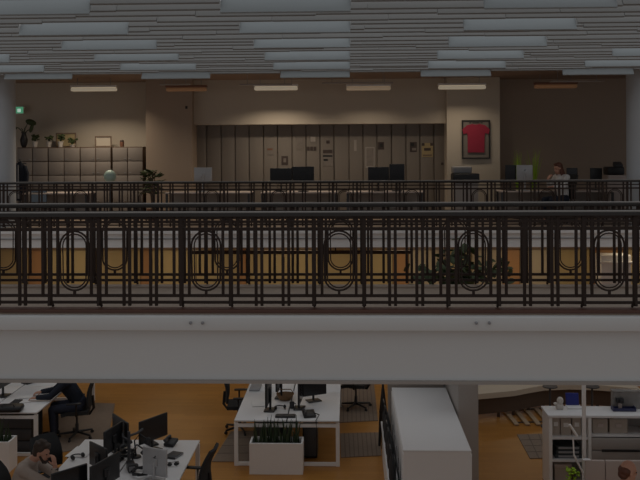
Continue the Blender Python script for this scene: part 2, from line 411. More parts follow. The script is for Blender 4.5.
# ------------------------------------------------------------------ gallery furniture
def cabinet(x0, x1, label):
    a, c = gy(x0, 150, 22.05).x, gy(x1, 150, 22.05).x; w = c-a; h = gy(80, 147, 22.05).z - ZB
    t = thing('tall_cabinet', label, 'cabinet', ((a+c)/2, 22.05, ZB), 0, 'row of tall cabinets along the gallery wall')
    MB().box((0, .22, h/2), (w-.01, .42, h), bev=.006).build('body', 'benchbase', t)
    for r_ in range(5):
        for q in (-1, 1):
            zz = h - .015 - (r_+.5)*(h-.04)/5
            d = MB().box((0, 0, 0), (w/2-.022, .02, (h-.04)/5-.02), bev=.004).build('door', 'cabinet', t, loc=(q*w/4, -.005, zz))
            MB().box((q*-.14, -.016, -.12), (.05, .012, .012)).build('handle', 'grey', d)
    return h
xs4 = [(17, 48), (48.3, 80), (80.3, 111), (112.3, 143)]
ls4 = ['leftmost of the tall cabinets, under the dark vase', 'second of the tall cabinets from left, under the framed picture', 'third of the tall cabinets, under the left half of the thin frame', 'rightmost of the tall cabinets, next to the brown pier']
for (x0, x1), l in zip(xs4, ls4): hc = cabinet(x0, x1, l)
ztop = ZB + hc
def on_cab(px, Y=22.2): return (gy(px, 147, Y).x, Y, ztop)
# vase with dark plant
t = thing('vase_plant', 'dark tall vase with drooping dark leaves, on the leftmost cabinet', 'plant', on_cab(24))
MB().lathe([(.05, 0), (.085, .08), (.10, .2), (.07, .3), (.055, .36), (.075, .40)]).build('vase', 'black', t)
b = MB()
for (x, z, y) in ((-.27, .55, 0), (.16, .66, .05), (.2, .48, -.05), (-.1, .5, .08), (.05, .55, 0)):
    b.tube([(0, 0, .36), (x*.5, y*.5, z-.04), (x, y, z)], .012, 6)
b.sph((.19, 0, .66), (.15, .06, .08), (0, .3, 0)); b.sph((-.27, 0, .54), (.10, .04, .045), (0, .6, 0)); b.sph((.22, -.05, .5), (.05, .04, .12), (0, .3, 0))
b.build('foliage', 'leaf_b', t)
def pot_plant(name, px, label, pm, Y=22.2, h=.15, sp=.085, seed=1, lm='leaf_b', h0=0):
    t = thing(name, label, 'plant', on_cab(px, Y)); rnd = random.Random(seed)
    MB().lathe([(.055, 0), (.075, h), (.082, h), (.08, h-.015), (.06, h-.02)]).build('pot', pm, t)
    b = MB()
    for k in range(16):
        an = rnd.uniform(0, 2*PI); q = rnd.uniform(.3, 1)*sp; z = h + rnd.uniform(.05, .17)
        b.tube([(0, 0, h-.02), (q*.5*math.cos(an), q*.5*math.sin(an), z-.02)], .006, 5)
        b.sph((q*math.cos(an), q*math.sin(an), z), (.055, .035, .018), (rnd.uniform(-.5, .5), rnd.uniform(-.6, .6), an))
    b.build('foliage', lm, t)
pot_plant('potted_plant', 35, 'small bushy plant in a pale pot, just right of the dark vase', 'pot_white', seed=1)
pot_plant('potted_plant', 49, 'small bushy plant in a pale pot, left of the framed picture', 'pot_white', seed=2)
pot_plant('potted_plant', 60.5, 'small plant before the left side of the framed picture', 'pot_white', 22.12, seed=3)
pot_plant('potted_plant', 72.5, 'low spreading plant before the right corner of the framed picture', 'pot_white', 22.12, .06, .14, seed=4)
def frame(px0, px1, py0, py1, Y, name, label, fm, im, cat='picture', fw=.03, base=None):
    a, c = gy(px0, py1, Y), gy(px1, py0, Y); w, h = c.x-a.x, c.z-a.z
    z = a.z if base is None else base
    t = thing(name, label, cat, ((a.x+c.x)/2, Y, z))
    b = MB()
    for sx in (-1, 1): b.box((sx*(w/2-fw/2), 0, h/2), (fw, .03, h))
    for q in (fw/2, h-fw/2): b.box((0, 0, q), (w-2*fw, .03, fw))
    b.build('frame', fm, t, smooth=False)
    MB().box((0, .008, h/2), (w-fw, .01, h-fw)).build('picture', im, t, smooth=False)
    return t, w, h
frame(56, 76, 132.5, 147, 22.42, 'framed_picture', 'framed grey picture leaning on the wall above the second tall cabinet', 'wood_frame', 'paper_tan', base=ztop)
frame(95, 111.5, 136, 147, 22.42, 'picture_frame', 'thin empty-looking frame on top of the tall cabinets', 'wood_frame', 'plaster_warm', base=ztop)
t = thing('jar', 'small red-brown jar standing alone on the rightmost tall cabinet', 'jar', on_cab(122))
MB().lathe([(.045, 0), (.055, .03), (.055, .13)]).build('body', 'terracotta', t); MB().lathe([(.05, .13), (.05, .17), (.02, .18)]).build('lid', 'paper_dark', t)
# exit sign
p = gy(17, 110, 22.35)
t = thing('exit_sign', 'small glowing green emergency sign high beside the left column', 'sign', (p.x+.05, 22.4, p.z))
MB().box((0, .05, 0), (.22, .08, .2), bev=.01).build('housing', 'whitem', t); MB().box((0, 0, 0), (.19, .02, .17)).build('face', 'exit', t); MB().box((-.01, -.012, -.01), (.09, .008, .09), bev=.002).build('pictogram', 'exitw', t)
# coat stand with coat
p = gy(20, 190, 20.4)
t = thing('coat_stand', 'slim coat stand with round foot, beside the left column', 'coat stand', (p.x, 20.4, ZB))
MB().bar((0, 0, .02), (0, 0, 1.55), .02).build('pole', 'dark', t); MB().lathe([(.2, 0), (.2, .02), (.03, .04)]).build('foot', 'dark', t)
MB().bar((-.16, 0, 1.45), (.16, 0, 1.45), .012).bar((0, -.14, 1.5), (0, .14, 1.5), .012).build('hook', 'dark', t)
b = MB(); b.lathe([(.13, .55), (.17, .7), (.155, 1.0), (.15, 1.25), (.12, 1.4), (.045, 1.47), (.04, 1.5)], 16)
bmesh.ops.scale(b.bm, vec=(1, .7, 1), verts=b.bm.verts[:])
for sx in (-1, 1): b.tube([(sx*.11, 0, 1.38), (sx*.17, -.02, 1.2), (sx*.165, -.05, .85)], [.06, .06, .05], 10)
o = b.build('coat', 'navy', loc=(p.x, 20.4, ZB)); tag(o, 'long dark coat hanging on the coat stand by the left column', 'coat')
MB().prism([(-.012, .6), (.03, .6), (.012, 1.42), (-.005, 1.42)], .02).build('scarf', 'grey', o, loc=(0, -.12, 0))

def panel_on_wall(x0, x1, y0, y1, Y, name, label, m, cat='poster', marks=()):
    a, c = gy(x0, y1, Y), gy(x1, y0, Y); w, h = c.x-a.x, c.z-a.z
    o = MB().box((0, 0, h/2), (w, .008, h)).build(name, m, loc=((a.x+c.x)/2, Y, a.z), smooth=False); tag(o, label, cat)
    for (u0, u1, v0, v1, mm) in marks:
        MB().box(((u0+u1-1)*w/2, -.006, (2-v0-v1)*h/2), ((u1-u0)*w, .004, (v1-v0)*h)).build('print', mm, o, smooth=False)
    return o
YW = 22.62
panel_on_wall(267, 274, 148, 155, YW, 'note_paper', 'pale note with a short red-brown strip across, left on the panelled wall', 'panel', 'paper', [(.05, .8, .05, .3, 'terracotta'), (.1, .9, .5, .9, 'paper_grey')])
panel_on_wall(281.5, 288, 156, 165, YW, 'photo_print', 'small dark print above the wide black monitors', 'paper_dark', 'poster', [(.3, .7, .25, .7, 'paper_grey')])
panel_on_wall(296, 303, 138, 150, YW, 'paper_sheet', 'upright sheet of grey print, left of the three dark cards', 'panel', 'paper', [(.05, .95, .03, .6, 'paper_grey'), (.1, .9, .75, .9, 'paper_grey')])
panel_on_wall(310, 316, 136, 143, YW, 'paper_sheet', 'faint small sheet above the row of three dark cards', 'panel', 'paper', [(.1, .9, .1, .8, 'greyb')])
for k, w in enumerate(('left', 'middle', 'right')):
    panel_on_wall(306.8+k*3.4, 309.6+k*3.4, 146.6, 150.6, YW, 'small_card', f'{w} one of three small dark cards in a row on the panelled wall', 'paper_dark', 'card')
panel_on_wall(326.4, 329.6, 140.5, 143.5, YW, 'small_card', 'single tiny dark card above the striped grey poster', 'paper_dark', 'card')
panel_on_wall(322.5, 333, 149, 166, YW, 'wall_poster', 'grey poster with black text bands in the middle of the panelled wall', 'paper_grey', 'poster', [(.05, .95, .05, .25, 'paper_dark'), (.05, .95, .36, .46, 'ink'), (.1, .5, .58, .7, 'ink')])
panel_on_wall(354, 356.5, 140, 151, YW, 'paper_strip', 'faint narrow paper strip left of the tall plain grey poster', 'greyb', 'paper')
panel_on_wall(365.5, 374.5, 147, 168, YW, 'wall_poster', 'tall plain grey-brown poster rising behind the black monitors', 'greyb', 'poster', [(.1, .9, .05, .9, 'paper_grey')])
panel_on_wall(378, 384, 142, 149.5, YW, 'photo_print', 'small dark photo at the upper right of the tall plain poster', 'paper_dark', 'poster', [(.3, .8, .2, .7, 'ink')])
panel_on_wall(410, 416.8, 142, 152, YW, 'photo_print', 'dark upright photo left of the tan poster', 'paper_dark', 'poster', [(.1, .6, .1, .4, 'ink'), (.3, .9, .6, .85, 'paper_grey')])
panel_on_wall(421.8, 433, 143, 157, YW, 'wall_poster', 'tan poster with dark top corners, left of the framed jersey', 'paper_tan', 'poster', [(0, .25, 0, .2, 'paper_dark'), (.75, 1, 0, .2, 'paper_dark'), (.2, .8, .35, .55, 'paper_dark'), (.1, .9, .82, .92, 'wood_frame')])
panel_on_wall(441, 443.4, 162.5, 165, YW, 'small_card', 'tiny dark tag low on the panel just left of the jersey wall', 'paper_dark', 'card')
panel_on_wall(185.3, 187.5, 106, 108.8, 21.88, 'wall_switch', 'tiny dark square fitting high on the brown pier', 'ink', 'switch')
# framed jersey
t, w, h = frame(462, 490, 120, 159, 21.95, 'framed_jersey', 'red short-sleeved jersey in a tall black frame on the right pier', 'ink', 'panel', fw=.035)
jz = [(-.24, .14), (.24, .14), (.245, .62), (.27, .70), (.36, .66), (.40, .80), (.26, .92), (.1, .96), (.05, .94), (-.05, .94), (-.1, .96), (-.26, .92), (-.40, .80), (-.36, .66), (-.27, .70), (-.245, .62)]
MB().prism([(x*w*1.22, z*h*.9+.04) for x, z in jz], .03).build('jersey', 'red', t, loc=(0, -.012, 0), smooth=False)
b = MB()
for dx, ww in ((-.2, .05), (0, .16), (.2, .05)): b.box((dx*w, 0, .93*h), (ww*w*1.6, .006, .02))
b.build('caption', 'ink', t, loc=(0, -.004, 0), smooth=False)

# ------------------------------------------------------------------ desks, chairs, monitors (prototypes)
def monitor(label, loc, rz, w=.54, h=.33, zt=.50, style='black', cat='monitor', glow=False, logo=False, name='monitor', group=None):
    t = thing(name, label, cat, loc, rz, group)        # screen faces local +Y
    sh = 'black' if style == 'black' else 'silver'
    MB().box((0, 0, zt-h/2), (w, .028, h), bev=.008).build('shell', sh, t)
    MB().box((0, .0155, zt-h/2+(.0 if style == 'black' else .03)), (w-.02, .004, h-.02-(0 if style == 'black' else .06))).build('screen', 'glow' if glow else 'screen', t, smooth=False)
    MB().bar((0, -.03, .02), (0, -.03, zt-h*.45), .02).box((0, -.022, zt-h*.5), (.10, .03, .10), bev=.006).build('stand', sh, t)
    MB().box((0, -.02, .008), (.24, .18, .016), bev=.006).build('base', sh, t)
    if logo: MB().sph((0, -.0145, zt-h*.42), (.032, .004, .036)).sph((.012, -.0145, zt-h*.42+.045), (.01, .004, .014), (0, .5, 0)).build('logo', 'dark', t)
    return t

def office_chair(label, loc, rz, arms=True, group=None, back_h=.56):
    """faces local +Y; seat top at .48"""
    t = thing('office_chair', label, 'chair', loc, rz, group)
    for k in range(5):
        an = PI/2 + k*2*PI/5; d = Vector((math.cos(an), math.sin(an), 0))
        l = MB().bar(d*.03 + Vector((0, 0, .095)), d*.30 + Vector((0, 0, .07)), .024, .016).build('leg', 'black', t)
        p = d*.30; MB().bar((p.x-.012*d.y, p.y+.012*d.x, .03), (p.x+.012*d.y, p.y-.012*d.x, .03), .029, n=14).bar((p.x, p.y, .03), (p.x, p.y, .075), .008).build('caster', 'black', l)
    MB().bar((0, 0, .07), (0, 0, .24), .03).bar((0, 0, .24), (0, 0, .41), .018).build('column', 'dark', t)
    g = [[(-.24+.48*i/6, -.22+.46*j/6, .46 + .02*abs(i-3)/3*(abs(i-3)/3) - (.03*((j-4)/2)**2 if j > 4 else 0)) for j in range(7)] for i in range(7)]
    MB().sheet(g, .06).box((0, 0, .415), (.2, .24, .03), bev=.008).build('seat', 'mesh', t)
    g = []
    for i in range(7):
        u = -1 + i/3
        col = []
        for j in range(9):
            v = j/8; ww = .235*(1-.10*v**2) * (1 - .25*max(0, v-.8)/.2*.6)
            col.append((u*ww, -.25 - .10*v - .05*math.sin(v*PI*1.1)*-1 + .035*u*u, .56 + back_h*v))
        g.append(col)
    MB().sheet(g, .035).build('backrest', 'mesh', t)
    MB().tube([(0, -.05, .41), (0, -.22, .40), (0, -.29, .5), (0, -.27, .72)], .024, 8).build('back_support', 'black', t)
    if arms:
        for s in (-1, 1):
            MB().tube([(s*.2, -.02, .42), (s*.28, -.02, .44), (s*.285, -.02, .65)], .016, 8).box((s*.285, .02, .665), (.075, .26, .028), bev=.012).build('armrest', 'black', t)
    return t

def bench_desk(label, x0, x1, y0, y1, panel=True, group=None):
    """double bench: open end frames, spine between the two rows"""
    w, d = x1-x0, y1-y0; H = .73
    t = thing('bench_desk', label, 'desk', ((x0+x1)/2, y0, 0), 0, group)
    for s in (-1, 1):
        n = max(1, round(d/1.6))
        for q in range(n):
            MB().box((s*(w/4+.004), d*(q+.5)/n, H-.0125), (w/2-.012, d/n-.004, .025), bev=.004).build('tabletop', 'white', t)
    for yy in (.03, d-.03):
        b = MB()
        for s in (-1, 1): b.box((s*(w/2-.03), yy, (H-.045)/2), (.06, .05, H-.045))
        b.box((0, yy, H-.085), (w-.12, .05, .05)); b.box((0, yy, .03), (w-.12, .05, .05))
        b.build('end_frame', 'whitem', t, smooth=False)
    if panel:
        MB().box((0, d/2, .46), (.03, d-.3, .42)).build('modesty_panel', 'dark', t, smooth=False)
        MB().box((0, d/2, .62), (.34, d-.5, .08), bev=.01).build('cable_tray', 'black', t)
    return t

# gallery desks + monitors along the gallery
def gal_desk(px0, px1, Y, label):
    a, c = gy(px0, 192, Y).x, gy(px1, 192, Y).x; w = c-a
    t = thing('office_desk', label, 'desk', ((a+c)/2, Y, ZB), 0, 'desks behind the gallery railing')
    MB().box((0, 0, .72), (w, .75, .03), bev=.005).build('tabletop', 'beige', t)
    MB().box((0, .33, .42), (w-.1, .02, .5)).build('back_panel', 'greyb', t, smooth=False)
    for sx in (-1, 1):
        for sy in (-1, 1): MB().box((sx*(w/2-.04), sy*.33, .35), (.05, .05, .70)).build('leg', 'dark', t, smooth=False)
GY_ = 20.55
gal_desk(28, 92, GY_, 'leftmost desk behind the gallery railing, in front of the tall cabinets')
gal_desk(168, 252, GY_, 'desk behind the gallery railing carrying the silver monitor, left of centre')
gal_desk(262, 338, GY_, 'desk behind the gallery railing carrying the pair of wide black monitors')
gal_desk(346, 424, GY_, 'desk behind the gallery railing right of centre, carrying two black monitors')
gal_desk(498, 610, 20.7, 'desk behind the gallery railing at the right, with the seated person')
ZD = ZB + .735
def gm(x0, x1, ytop, label, Y=GY_, **kw):
    a, c = gy(x0, ytop, Y), gy(x1, ytop, Y)
    return monitor(label, ((a.x+c.x)/2, Y, ZD), PI, w=c.x-a.x, zt=a.z-ZD, **kw)
gm(270, 292, 168.2, 'wide black monitor, left one of the pair under the small dark print', h=.38)
gm(292.3, 314, 166.6, 'wide black monitor, right one of the pair at the panelled wall', h=.40)
gm(368, 389, 167, 'black monitor in front of the tall plain poster', h=.36)
gm(389.3, 404.5, 164, 'narrower and taller black monitor right of the tall plain poster', h=.42)
gm(194, 212, 167.5, 'silver all-in-one computer turned with its back to the atrium, left of centre', h=.36, style='silver').rotation_euler.z = 0
gm(30, 47, 190, 'low dark monitor with lit screen by the left column', h=.30, glow=True, Y=20.4)
gm(505, 516, 165, 'black monitor next to the silver computer with the round mark', h=.36, Y=20.6)
gm(516.5, 532.5, 165, 'silver computer with a round mark on its back, right of the jersey', h=.38, style='silver', logo=True, Y=20.5).rotation_euler.z = 0
gm(566.5, 577.5, 168, 'black monitor just right of the person with auburn hair', h=.32, Y=20.7)
gm(590, 602, 168, 'black monitor standing apart between the person and the printer', h=.32, Y=20.7)
# round pale lamp shade
p = gy(110, 177, 20.6)
t = thing('table_lamp', 'pale green round lamp in front of the tall cabinets', 'lamp', (p.x, 20.6, ZB))
MB().lathe([(.22, 0), (.2, .02), (.025, .05), (.02, 1.0)]).build('stand', 'dark', t); MB().sph((0, 0, 1.12), (.15, .15, .16)).build('shade', 'teal', t)
p = gy(152, 180, 20.9)
def floor_plant(name, loc, label, h, spread, n, lm, potm, seed, leaf=(.10, .045, .012), pr=.13, ph=.3, pot=True):
    rnd = random.Random(seed); t = thing(name, label, 'plant', loc)
    MB().lathe([(pr*.8, 0), (pr, ph), (pr*1.06, ph), (pr*1.0, ph-.02), (pr*.9, ph-.03)]).build('pot', potm, t)
    st = MB(); fo = MB()
    for k in range(max(3, n//8)):
        an = rnd.uniform(0, 2*PI); q = rnd.uniform(.1, .5)*spread
        st.tube([(0, 0, ph-.04), (q*.5*math.cos(an), q*.5*math.sin(an), ph+(h-ph)*.5), (q*math.cos(an), q*math.sin(an), h*.95)], .011, 6)
    for k in range(n):
        an = rnd.uniform(0, 2*PI); q = spread*math.sqrt(rnd.random()); z = ph + (h-ph)*(1-.55*rnd.random()**1.5) - .25*q
        fo.sph((q*math.cos(an), q*math.sin(an), z), leaf, (rnd.uniform(-.8, .8), rnd.uniform(-.7, .7), an), n=8)
    st.build('stem', 'trunk', t); fo.build('foliage', lm, t); return t
floor_plant('potted_plant', (p.x, 20.9, ZB), 'leafy plant on the gallery floor before the brown pier', 1.27, .26, 60, 'leaf_b', 'terracotta', 5)
for k, (px, yt, s, w) in enumerate(((518, 150, .10, 'left and fainter'), (534, 147, .16, 'right and brighter'))):
    p = gy(px, 165, 21.4); zt = gy(px, yt, 21.4).z - ZB
    t = thing('grass_plant', f'tall lime green grass plant behind the silver computer, {w} of two', 'plant', (p.x, 21.4, ZB), 0, 'lime green plants')
    MB().lathe([(.14, 0), (.17, .4), (.16, .4), (.13, .37)]).build('pot', 'black', t)
    rnd = random.Random(k); b = MB()
    for q in range(26):
        an = rnd.uniform(0, 2*PI); rr = rnd.uniform(.1, 1)*s*1.6; hh = zt*rnd.uniform(.72, 1.0)
        b.tube([(0, 0, .36), (rr*.35*math.cos(an), rr*.35*math.sin(an), .36+(hh-.36)*.6), (rr*math.cos(an), rr*math.sin(an), hh)], [.012, .010, .002], 5)
    b.build('foliage', 'leaf_y', t)
# printer by the jersey, and copier at right
a, c = gy(452, 176, 21.2), gy(478, 176, 21.2); w = c.x-a.x
t = thing('printer', 'black and grey printer standing below the framed jersey', 'printer', ((a.x+c.x)/2, 21.2, ZB))
MB().box((0, 0, .45), (w*.9, .5, .9), bev=.01).build('cabinet', 'greyb', t); MB().box((0, 0, 1.02), (w, .52, .24), bev=.02).build('body', 'black', t)
MB().box((-.08, .05, 1.23), (w*.72, .42, .17), bev=.03).build('lid', 'grey', t); MB().box((.1, -.28, .99), (w*.5, .1, .02)).build('tray', 'dark', t, smooth=False)
a, c = gy(605, 172, 20.8), gy(624, 172, 20.8); w = c.x-a.x
t = thing('copier', 'pale copier with a black top unit beside the right column', 'copier', ((a.x+c.x)/2, 20.8, ZB))
MB().box((0, 0, .55), (w, .5, 1.1), bev=.02).build('body', 'beige', t); MB().box((-.02, 0, 1.2), (w*.86, .46, .2), bev=.04).build('lid', 'black', t)
MB().box((.05, -.1, 1.34), (.2, .2, .1), (.4, 0, 0), bev=.02).build('control_panel', 'dark', t)

# ------------------------------------------------------------------ people
def remesh(name, caps, ells, vox, m, parent, loc=(0, 0, 0), smooth_it=3):
    b = MB()
    for p0, r0, p1, r1 in caps:
        p0, p1 = Vector(p0), Vector(p1)
        b.bar(p0, p1, r0, r1, 14); b.sph(p0, r0, n=12); b.sph(p1, r1, n=12)
    for e in ells:
        b.sph(e[0], e[1], e[2] if len(e) > 2 else (0, 0, 0), n=16)
    o = b.build(name, m, parent, loc=loc)
    md = o.modifiers.new('r', 'REMESH'); md.mode = 'VOXEL'; md.voxel_size = vox
    sm = o.modifiers.new('s', 'SMOOTH'); sm.iterations = smooth_it; sm.factor = .5
    bpy.context.view_layer.update()
    dg = bpy.context.evaluated_depsgraph_get()
    me = bpy.data.meshes.new_from_object(o.evaluated_get(dg)); old = o.data
    o.modifiers.clear(); o.data = me; bpy.data.meshes.remove(old); me.name = name
    for p in me.polygons: p.use_smooth = True
    return o

def hand_caps(wr, d, n, curl=.5, side=1, L=.18):
    """palm + five unequal fingers; d = finger direction, n = palm normal (towards what is held)"""
    d = Vector(d).normalized(); n = Vector(n); n = (n - d*n.dot(d)).normalized(); s = d.cross(n).normalized()*side
    wr = Vector(wr); caps = []
    k0 = wr + d*.085
    for q in range(4):
        off = s*(.030 - .02*q)
        caps.append((wr + d*.015 + off*.6, .015, k0 + off, .0125))
    for q, (ln) in enumerate((.070, .080, .074, .058)):
        off = s*(.030 - .02*q) ; a = k0 + off; dd = d
        for seg, fr in enumerate((.42, .32, .26)):
            an = curl*(.5+.5*seg)
            dd = (dd*math.cos(an) + n*math.sin(an)).normalized()
            e = a + dd*ln*fr; caps.append((a, .0095-.001*seg, e, .0088-.001*seg)); a = e
            # keep n perpendicular enough
    t0 = wr + d*.02 + s*.026; t1 = t0 + (d*.6 + s*.7 + n*.3).normalized()*.045; t2 = t1 + (d*.85 + s*.1 + n*.5).normalized()*.032
    caps += [(t0, .015, t1, .011), (t1, .011, t2, .009)]
    return caps

def person(label, loc, rz, J, mats, hair='short', beard=False, bald=False, head_rot=(0, 0, 0)):
    """J: joints in local metres, person faces +Y. mats: shirt, trousers, hair, sleeve"""
    t = thing('person', label, 'person', loc, rz)
    V = {k: Vector(v) for k, v in J.items()}
    HR = Euler(head_rot).to_matrix(); hc = V['head']
    def H(p): return hc + HR @ Vector(p)
    def hr(e=(0, 0, 0)): return HR @ Euler(e).to_matrix()
    caps = [(V['pelvis'], .125, V['waist'], .115), (V['waist'], .115, V['chest'], .13), (V['chest'], .12, V['neck'], .058), (V['neck'], .056, H((0, -.02, -.05)), .054)]
    ells = [(H((0, -.01, .025)), (.077, .097, .098), hr()), (H((0, .035, -.055)), (.056, .062, .066), hr()), (H((0, .07, -.095)), (.024, .022, .02), hr()),
            (H((0, .072, .022)), (.052, .022, .016), hr()), (H((.079, -.005, -.012)), (.011, .022, .033), hr()), (H((-.079, -.005, -.012)), (.011, .022, .033), hr())]
    caps += [(H((0, .085, .012)), .010, H((0, .108, -.026)), .014)]
    sh = []; tr = []
    for s in ('l', 'r'):
        S_, E, Wr, Hd = V['sh'+s], V['el'+s], V['wr'+s], V['hd'+s]
        caps += [(V['chest'] + (S_-V['chest'])*.5 + Vector((0, 0, .02)), .085, S_, .062), (S_, .056, E, .042), (E, .042, Wr, .029)]
        caps += hand_caps(Wr, Hd - Wr, V['pn'+s], J.get('curl'+s, (.5, 0, 0))[0] if isinstance(J.get('curl'+s), tuple) else .5, -1 if s == 'l' else 1)
        sh += [(V['chest'] + (S_-V['chest'])*.5 + Vector((0, 0, .02)), .098, S_, .074), (S_, .068, E, .055), (E, .054, E + (Wr-E)*mats.get('sleeve', .9), .043)]
        Hp, K, A, T = V['hp'+s], V['kn'+s], V['an'+s], V['to'+s]
        caps += [(Hp, .092, K, .06), (K, .058, A, .037), (A, .037, T, .03)]
        tr += [(V['pelvis'], .135, Hp, .105), (Hp, .105, K, .073), (K, .073, A + (K-A)*.08, .055)]
    body = remesh('body', caps, ells, .0075, mats.get('skin', 'skin'), t)
    for sx in (-1, 1):
        MB().sph(H((sx*.030, .083, .004)), (.011, .009, .008), hr(), n=8).build('eye', 'eye', t)
    MB().sph(H((0, .094, -.062)), (.022, .008, .007), hr(), n=8).build('mouth', 'lip', t)
    remesh('shirt', [(V['pelvis'] + Vector((0, 0, .02)), .138, V['waist'], .132), (V['waist'], .132, V['chest'], .148), (V['chest'], .138, V['neck'] - (V['neck']-V['chest'])*.25, .075)] + sh, [], .011, mats['shirt'], t)
    remesh('trousers', tr + [(V['pelvis'], .137, V['pelvis'] + Vector((0, 0, .06)), .134)], [], .012, mats['trousers'], t)
    for s in ('l', 'r'):
        A, T = V['an'+s], V['to'+s]; d = (T-A); d.z = 0; d.normalize()
        remesh('shoe', [(A + Vector((0, 0, -.03)) - d*.03, .045, T, .036), (T, .036, T + d*.05, .03)], [], .009, 'black', t)
    hm = mats['hair']
    if not bald:
        e = [(H((0, -.03, .05)), (.09, .098, .088), hr()), (H((0, -.06, -.01)), (.082, .065, .075), hr()), (H((0, .04, .10)), (.066, .052, .034), hr((.3, 0, 0)))]
        if hair == 'messy':
            rnd = random.Random(3)
            for k in range(26):
                an = rnd.uniform(0, 2*PI); el = rnd.uniform(.25, 1.4)
                d = Vector((math.cos(an)*math.cos(el)*.088, math.sin(an)*math.cos(el)*.10 - .025, math.sin(el)*.095 + .045))
                e.append((H(d), (.022, .03, .022), hr((rnd.uniform(-1, 1), rnd.uniform(-1, 1), an))))
        if hair == 'long':
            e += [(H((0, -.085, -.13)), (.085, .05, .15), hr()), (H((.075, -.02, -.10)), (.025, .05, .13), hr()), (H((-.075, -.02, -.10)), (.025, .05, .13), hr())]
        remesh('hair', [], e, .009, hm, t)
    else:
        e = [(H((0, -.045, .002)), (.086, .075, .070), hr()), (H((0, -.06, -.05)), (.07, .055, .05), hr())]
        remesh('hair', [], e, .008, hm, t)
    if beard:
        remesh('beard', [(H((.062, .02, -.04)), .016, H((.035, .07, -.10)), .022), (H((-.062, .02, -.04)), .016, H((-.035, .07, -.10)), .022)],
               [(H((0, .082, -.10)), (.042, .026, .03), hr()), (H((0, .100, -.048)), (.026, .008, .007), hr())], .008, hm, t)
    return t

def seated(**kw):
    J = dict(pelvis=(0, -.06, .56), waist=(0, -.07, .72), chest=(0, -.05, .93), neck=(0, -.02, 1.10), head=(0, .03, 1.25),
             shl=(-.19, -.04, 1.02), shr=(.19, -.04, 1.02), ell=(-.25, .10, .80), elr=(.25, .10, .80), wrl=(-.18, .34, .78), wrr=(.18, .34, .78),
             hdl=(-.16, .5, .78), hdr=(.16, .5, .78), pnl=(0, 0, -1), pnr=(0, 0, -1),
             hpl=(-.10, -.02, .55), hpr=(.10, -.02, .55), knl=(-.13, .40, .54), knr=(.13, .40, .54), anl=(-.13, .38, .10), anr=(.13, .38, .10), tol=(-.14, .53, .045), tor=(.14, .53, .045))
    J.update(kw); return J

# ------------------------------------------------------------------ ground floor: left desk with the person in navy
xr = gy(37, 414, 13.85).x
bench_desk('white bench desk at the left edge, with the person in navy', xr-1.7, xr, 13.85, 17.05)
HD = .735
t = thing('dark_desk_filler', 'black drawer-shaped block added to darken the space under the left desk', 'filler block', (xr-.62, 13.98, 0))  # added block, stands in for the darkness under the desk
MB().box((0, .28, .31), (.95, .5, .62), bev=.008).build('body', 'black', t)
for q in range(3):
    d = MB().box((0, .018, .11+q*.2), (.93, .02, .18), bev=.004).build('drawer', 'dark', t); MB().box((0, -.016, .05), (.2, .012, .014)).build('handle', 'black', d)
pa = gz(77, 437, 0)
office_chair('black office chair under the person in navy at the left desk', (pa.x, pa.y, 0), face_dir(-1, -.2))
person('person in dark navy top and jeans leaning on the left desk', (pa.x, pa.y, .0), face_dir(-1, -.2),
       seated(pelvis=(0, -.04, .57), waist=(0, .02, .72), chest=(0, .16, .92), neck=(0, .24, 1.07), head=(0, .34, 1.19),
              shl=(-.19, .18, 1.0), shr=(.19, .18, 1.0), ell=(-.25, .42, .80), elr=(.22, .40, .80), wrl=(-.22, .64, .79), wrr=(.15, .62, .79), hdl=(-.20, .80, .775), hdr=(.10, .78, .775)),
       dict(shirt='navy', trousers='jeans', hair='hair', sleeve=.93), head_rot=(-.25, 0, 0))
def kb(loc, rz, label, w=.43, m='black'):
    t = thing('keyboard', label, 'keyboard', loc, rz)
    MB().box((0, 0, .01), (w, .14, .018), bev=.004).build('case', m, t); b = MB()
    for i in range(13):
        for j in range(4): b.box((-w/2+.03+i*(w-.06)/12, -.05+j*.033, .022), (.024, .024, .008))
    b.build('keys', 'dark', t, smooth=False); return t
p = gz(14, 404, HD); kb((p.x, p.y, HD), face_dir(1, 0)+PI, 'black keyboard in front of the hand of the person in navy')
p = gz(8, 396, HD); monitor('black monitor seen edge-on at the far left desk', (p.x-.06, p.y, HD), face_dir(1, -.1), zt=.5)
p = gz(24, 391, HD); monitor('dark wide monitor behind the keyboard at the left desk', (p.x-.1, p.y+.55, HD), face_dir(1, -.55), w=.6, zt=.48)
p = gz(10, 411, HD)
t = thing('bag', 'flat black bag lying near the front edge of the left desk', 'bag', (p.x, p.y, HD), .1)
MB().box((0, 0, .05), (.42, .26, .10), bev=.04).build('body', 'black', t); MB().tube([(-.1, -.1, .1), (-.08, -.13, .15), (.08, -.13, .15), (.1, -.1, .1)], .008, 6).build('strap', 'dark', t)
for (px, py, w, d, rz, lab) in ((52, 390, .5, .36, .3, 'large sheet of white paper by the arm of the person in navy'), (26, 397, .22, .15, .2, 'small white note beside the black keyboard at the left desk'), (25, 402, .2, .1, .25, 'narrow white slip just above the hand of the person in navy')):
    p = gz(px, py, HD); p.x = min(p.x, xr-.2)
    tag(MB().box((0, 0, .003), (w, d, .005)).build('paper_sheet', 'paper', loc=(p.x, p.y, HD), rot=(0, 0, rz), smooth=False), lab, 'paper')
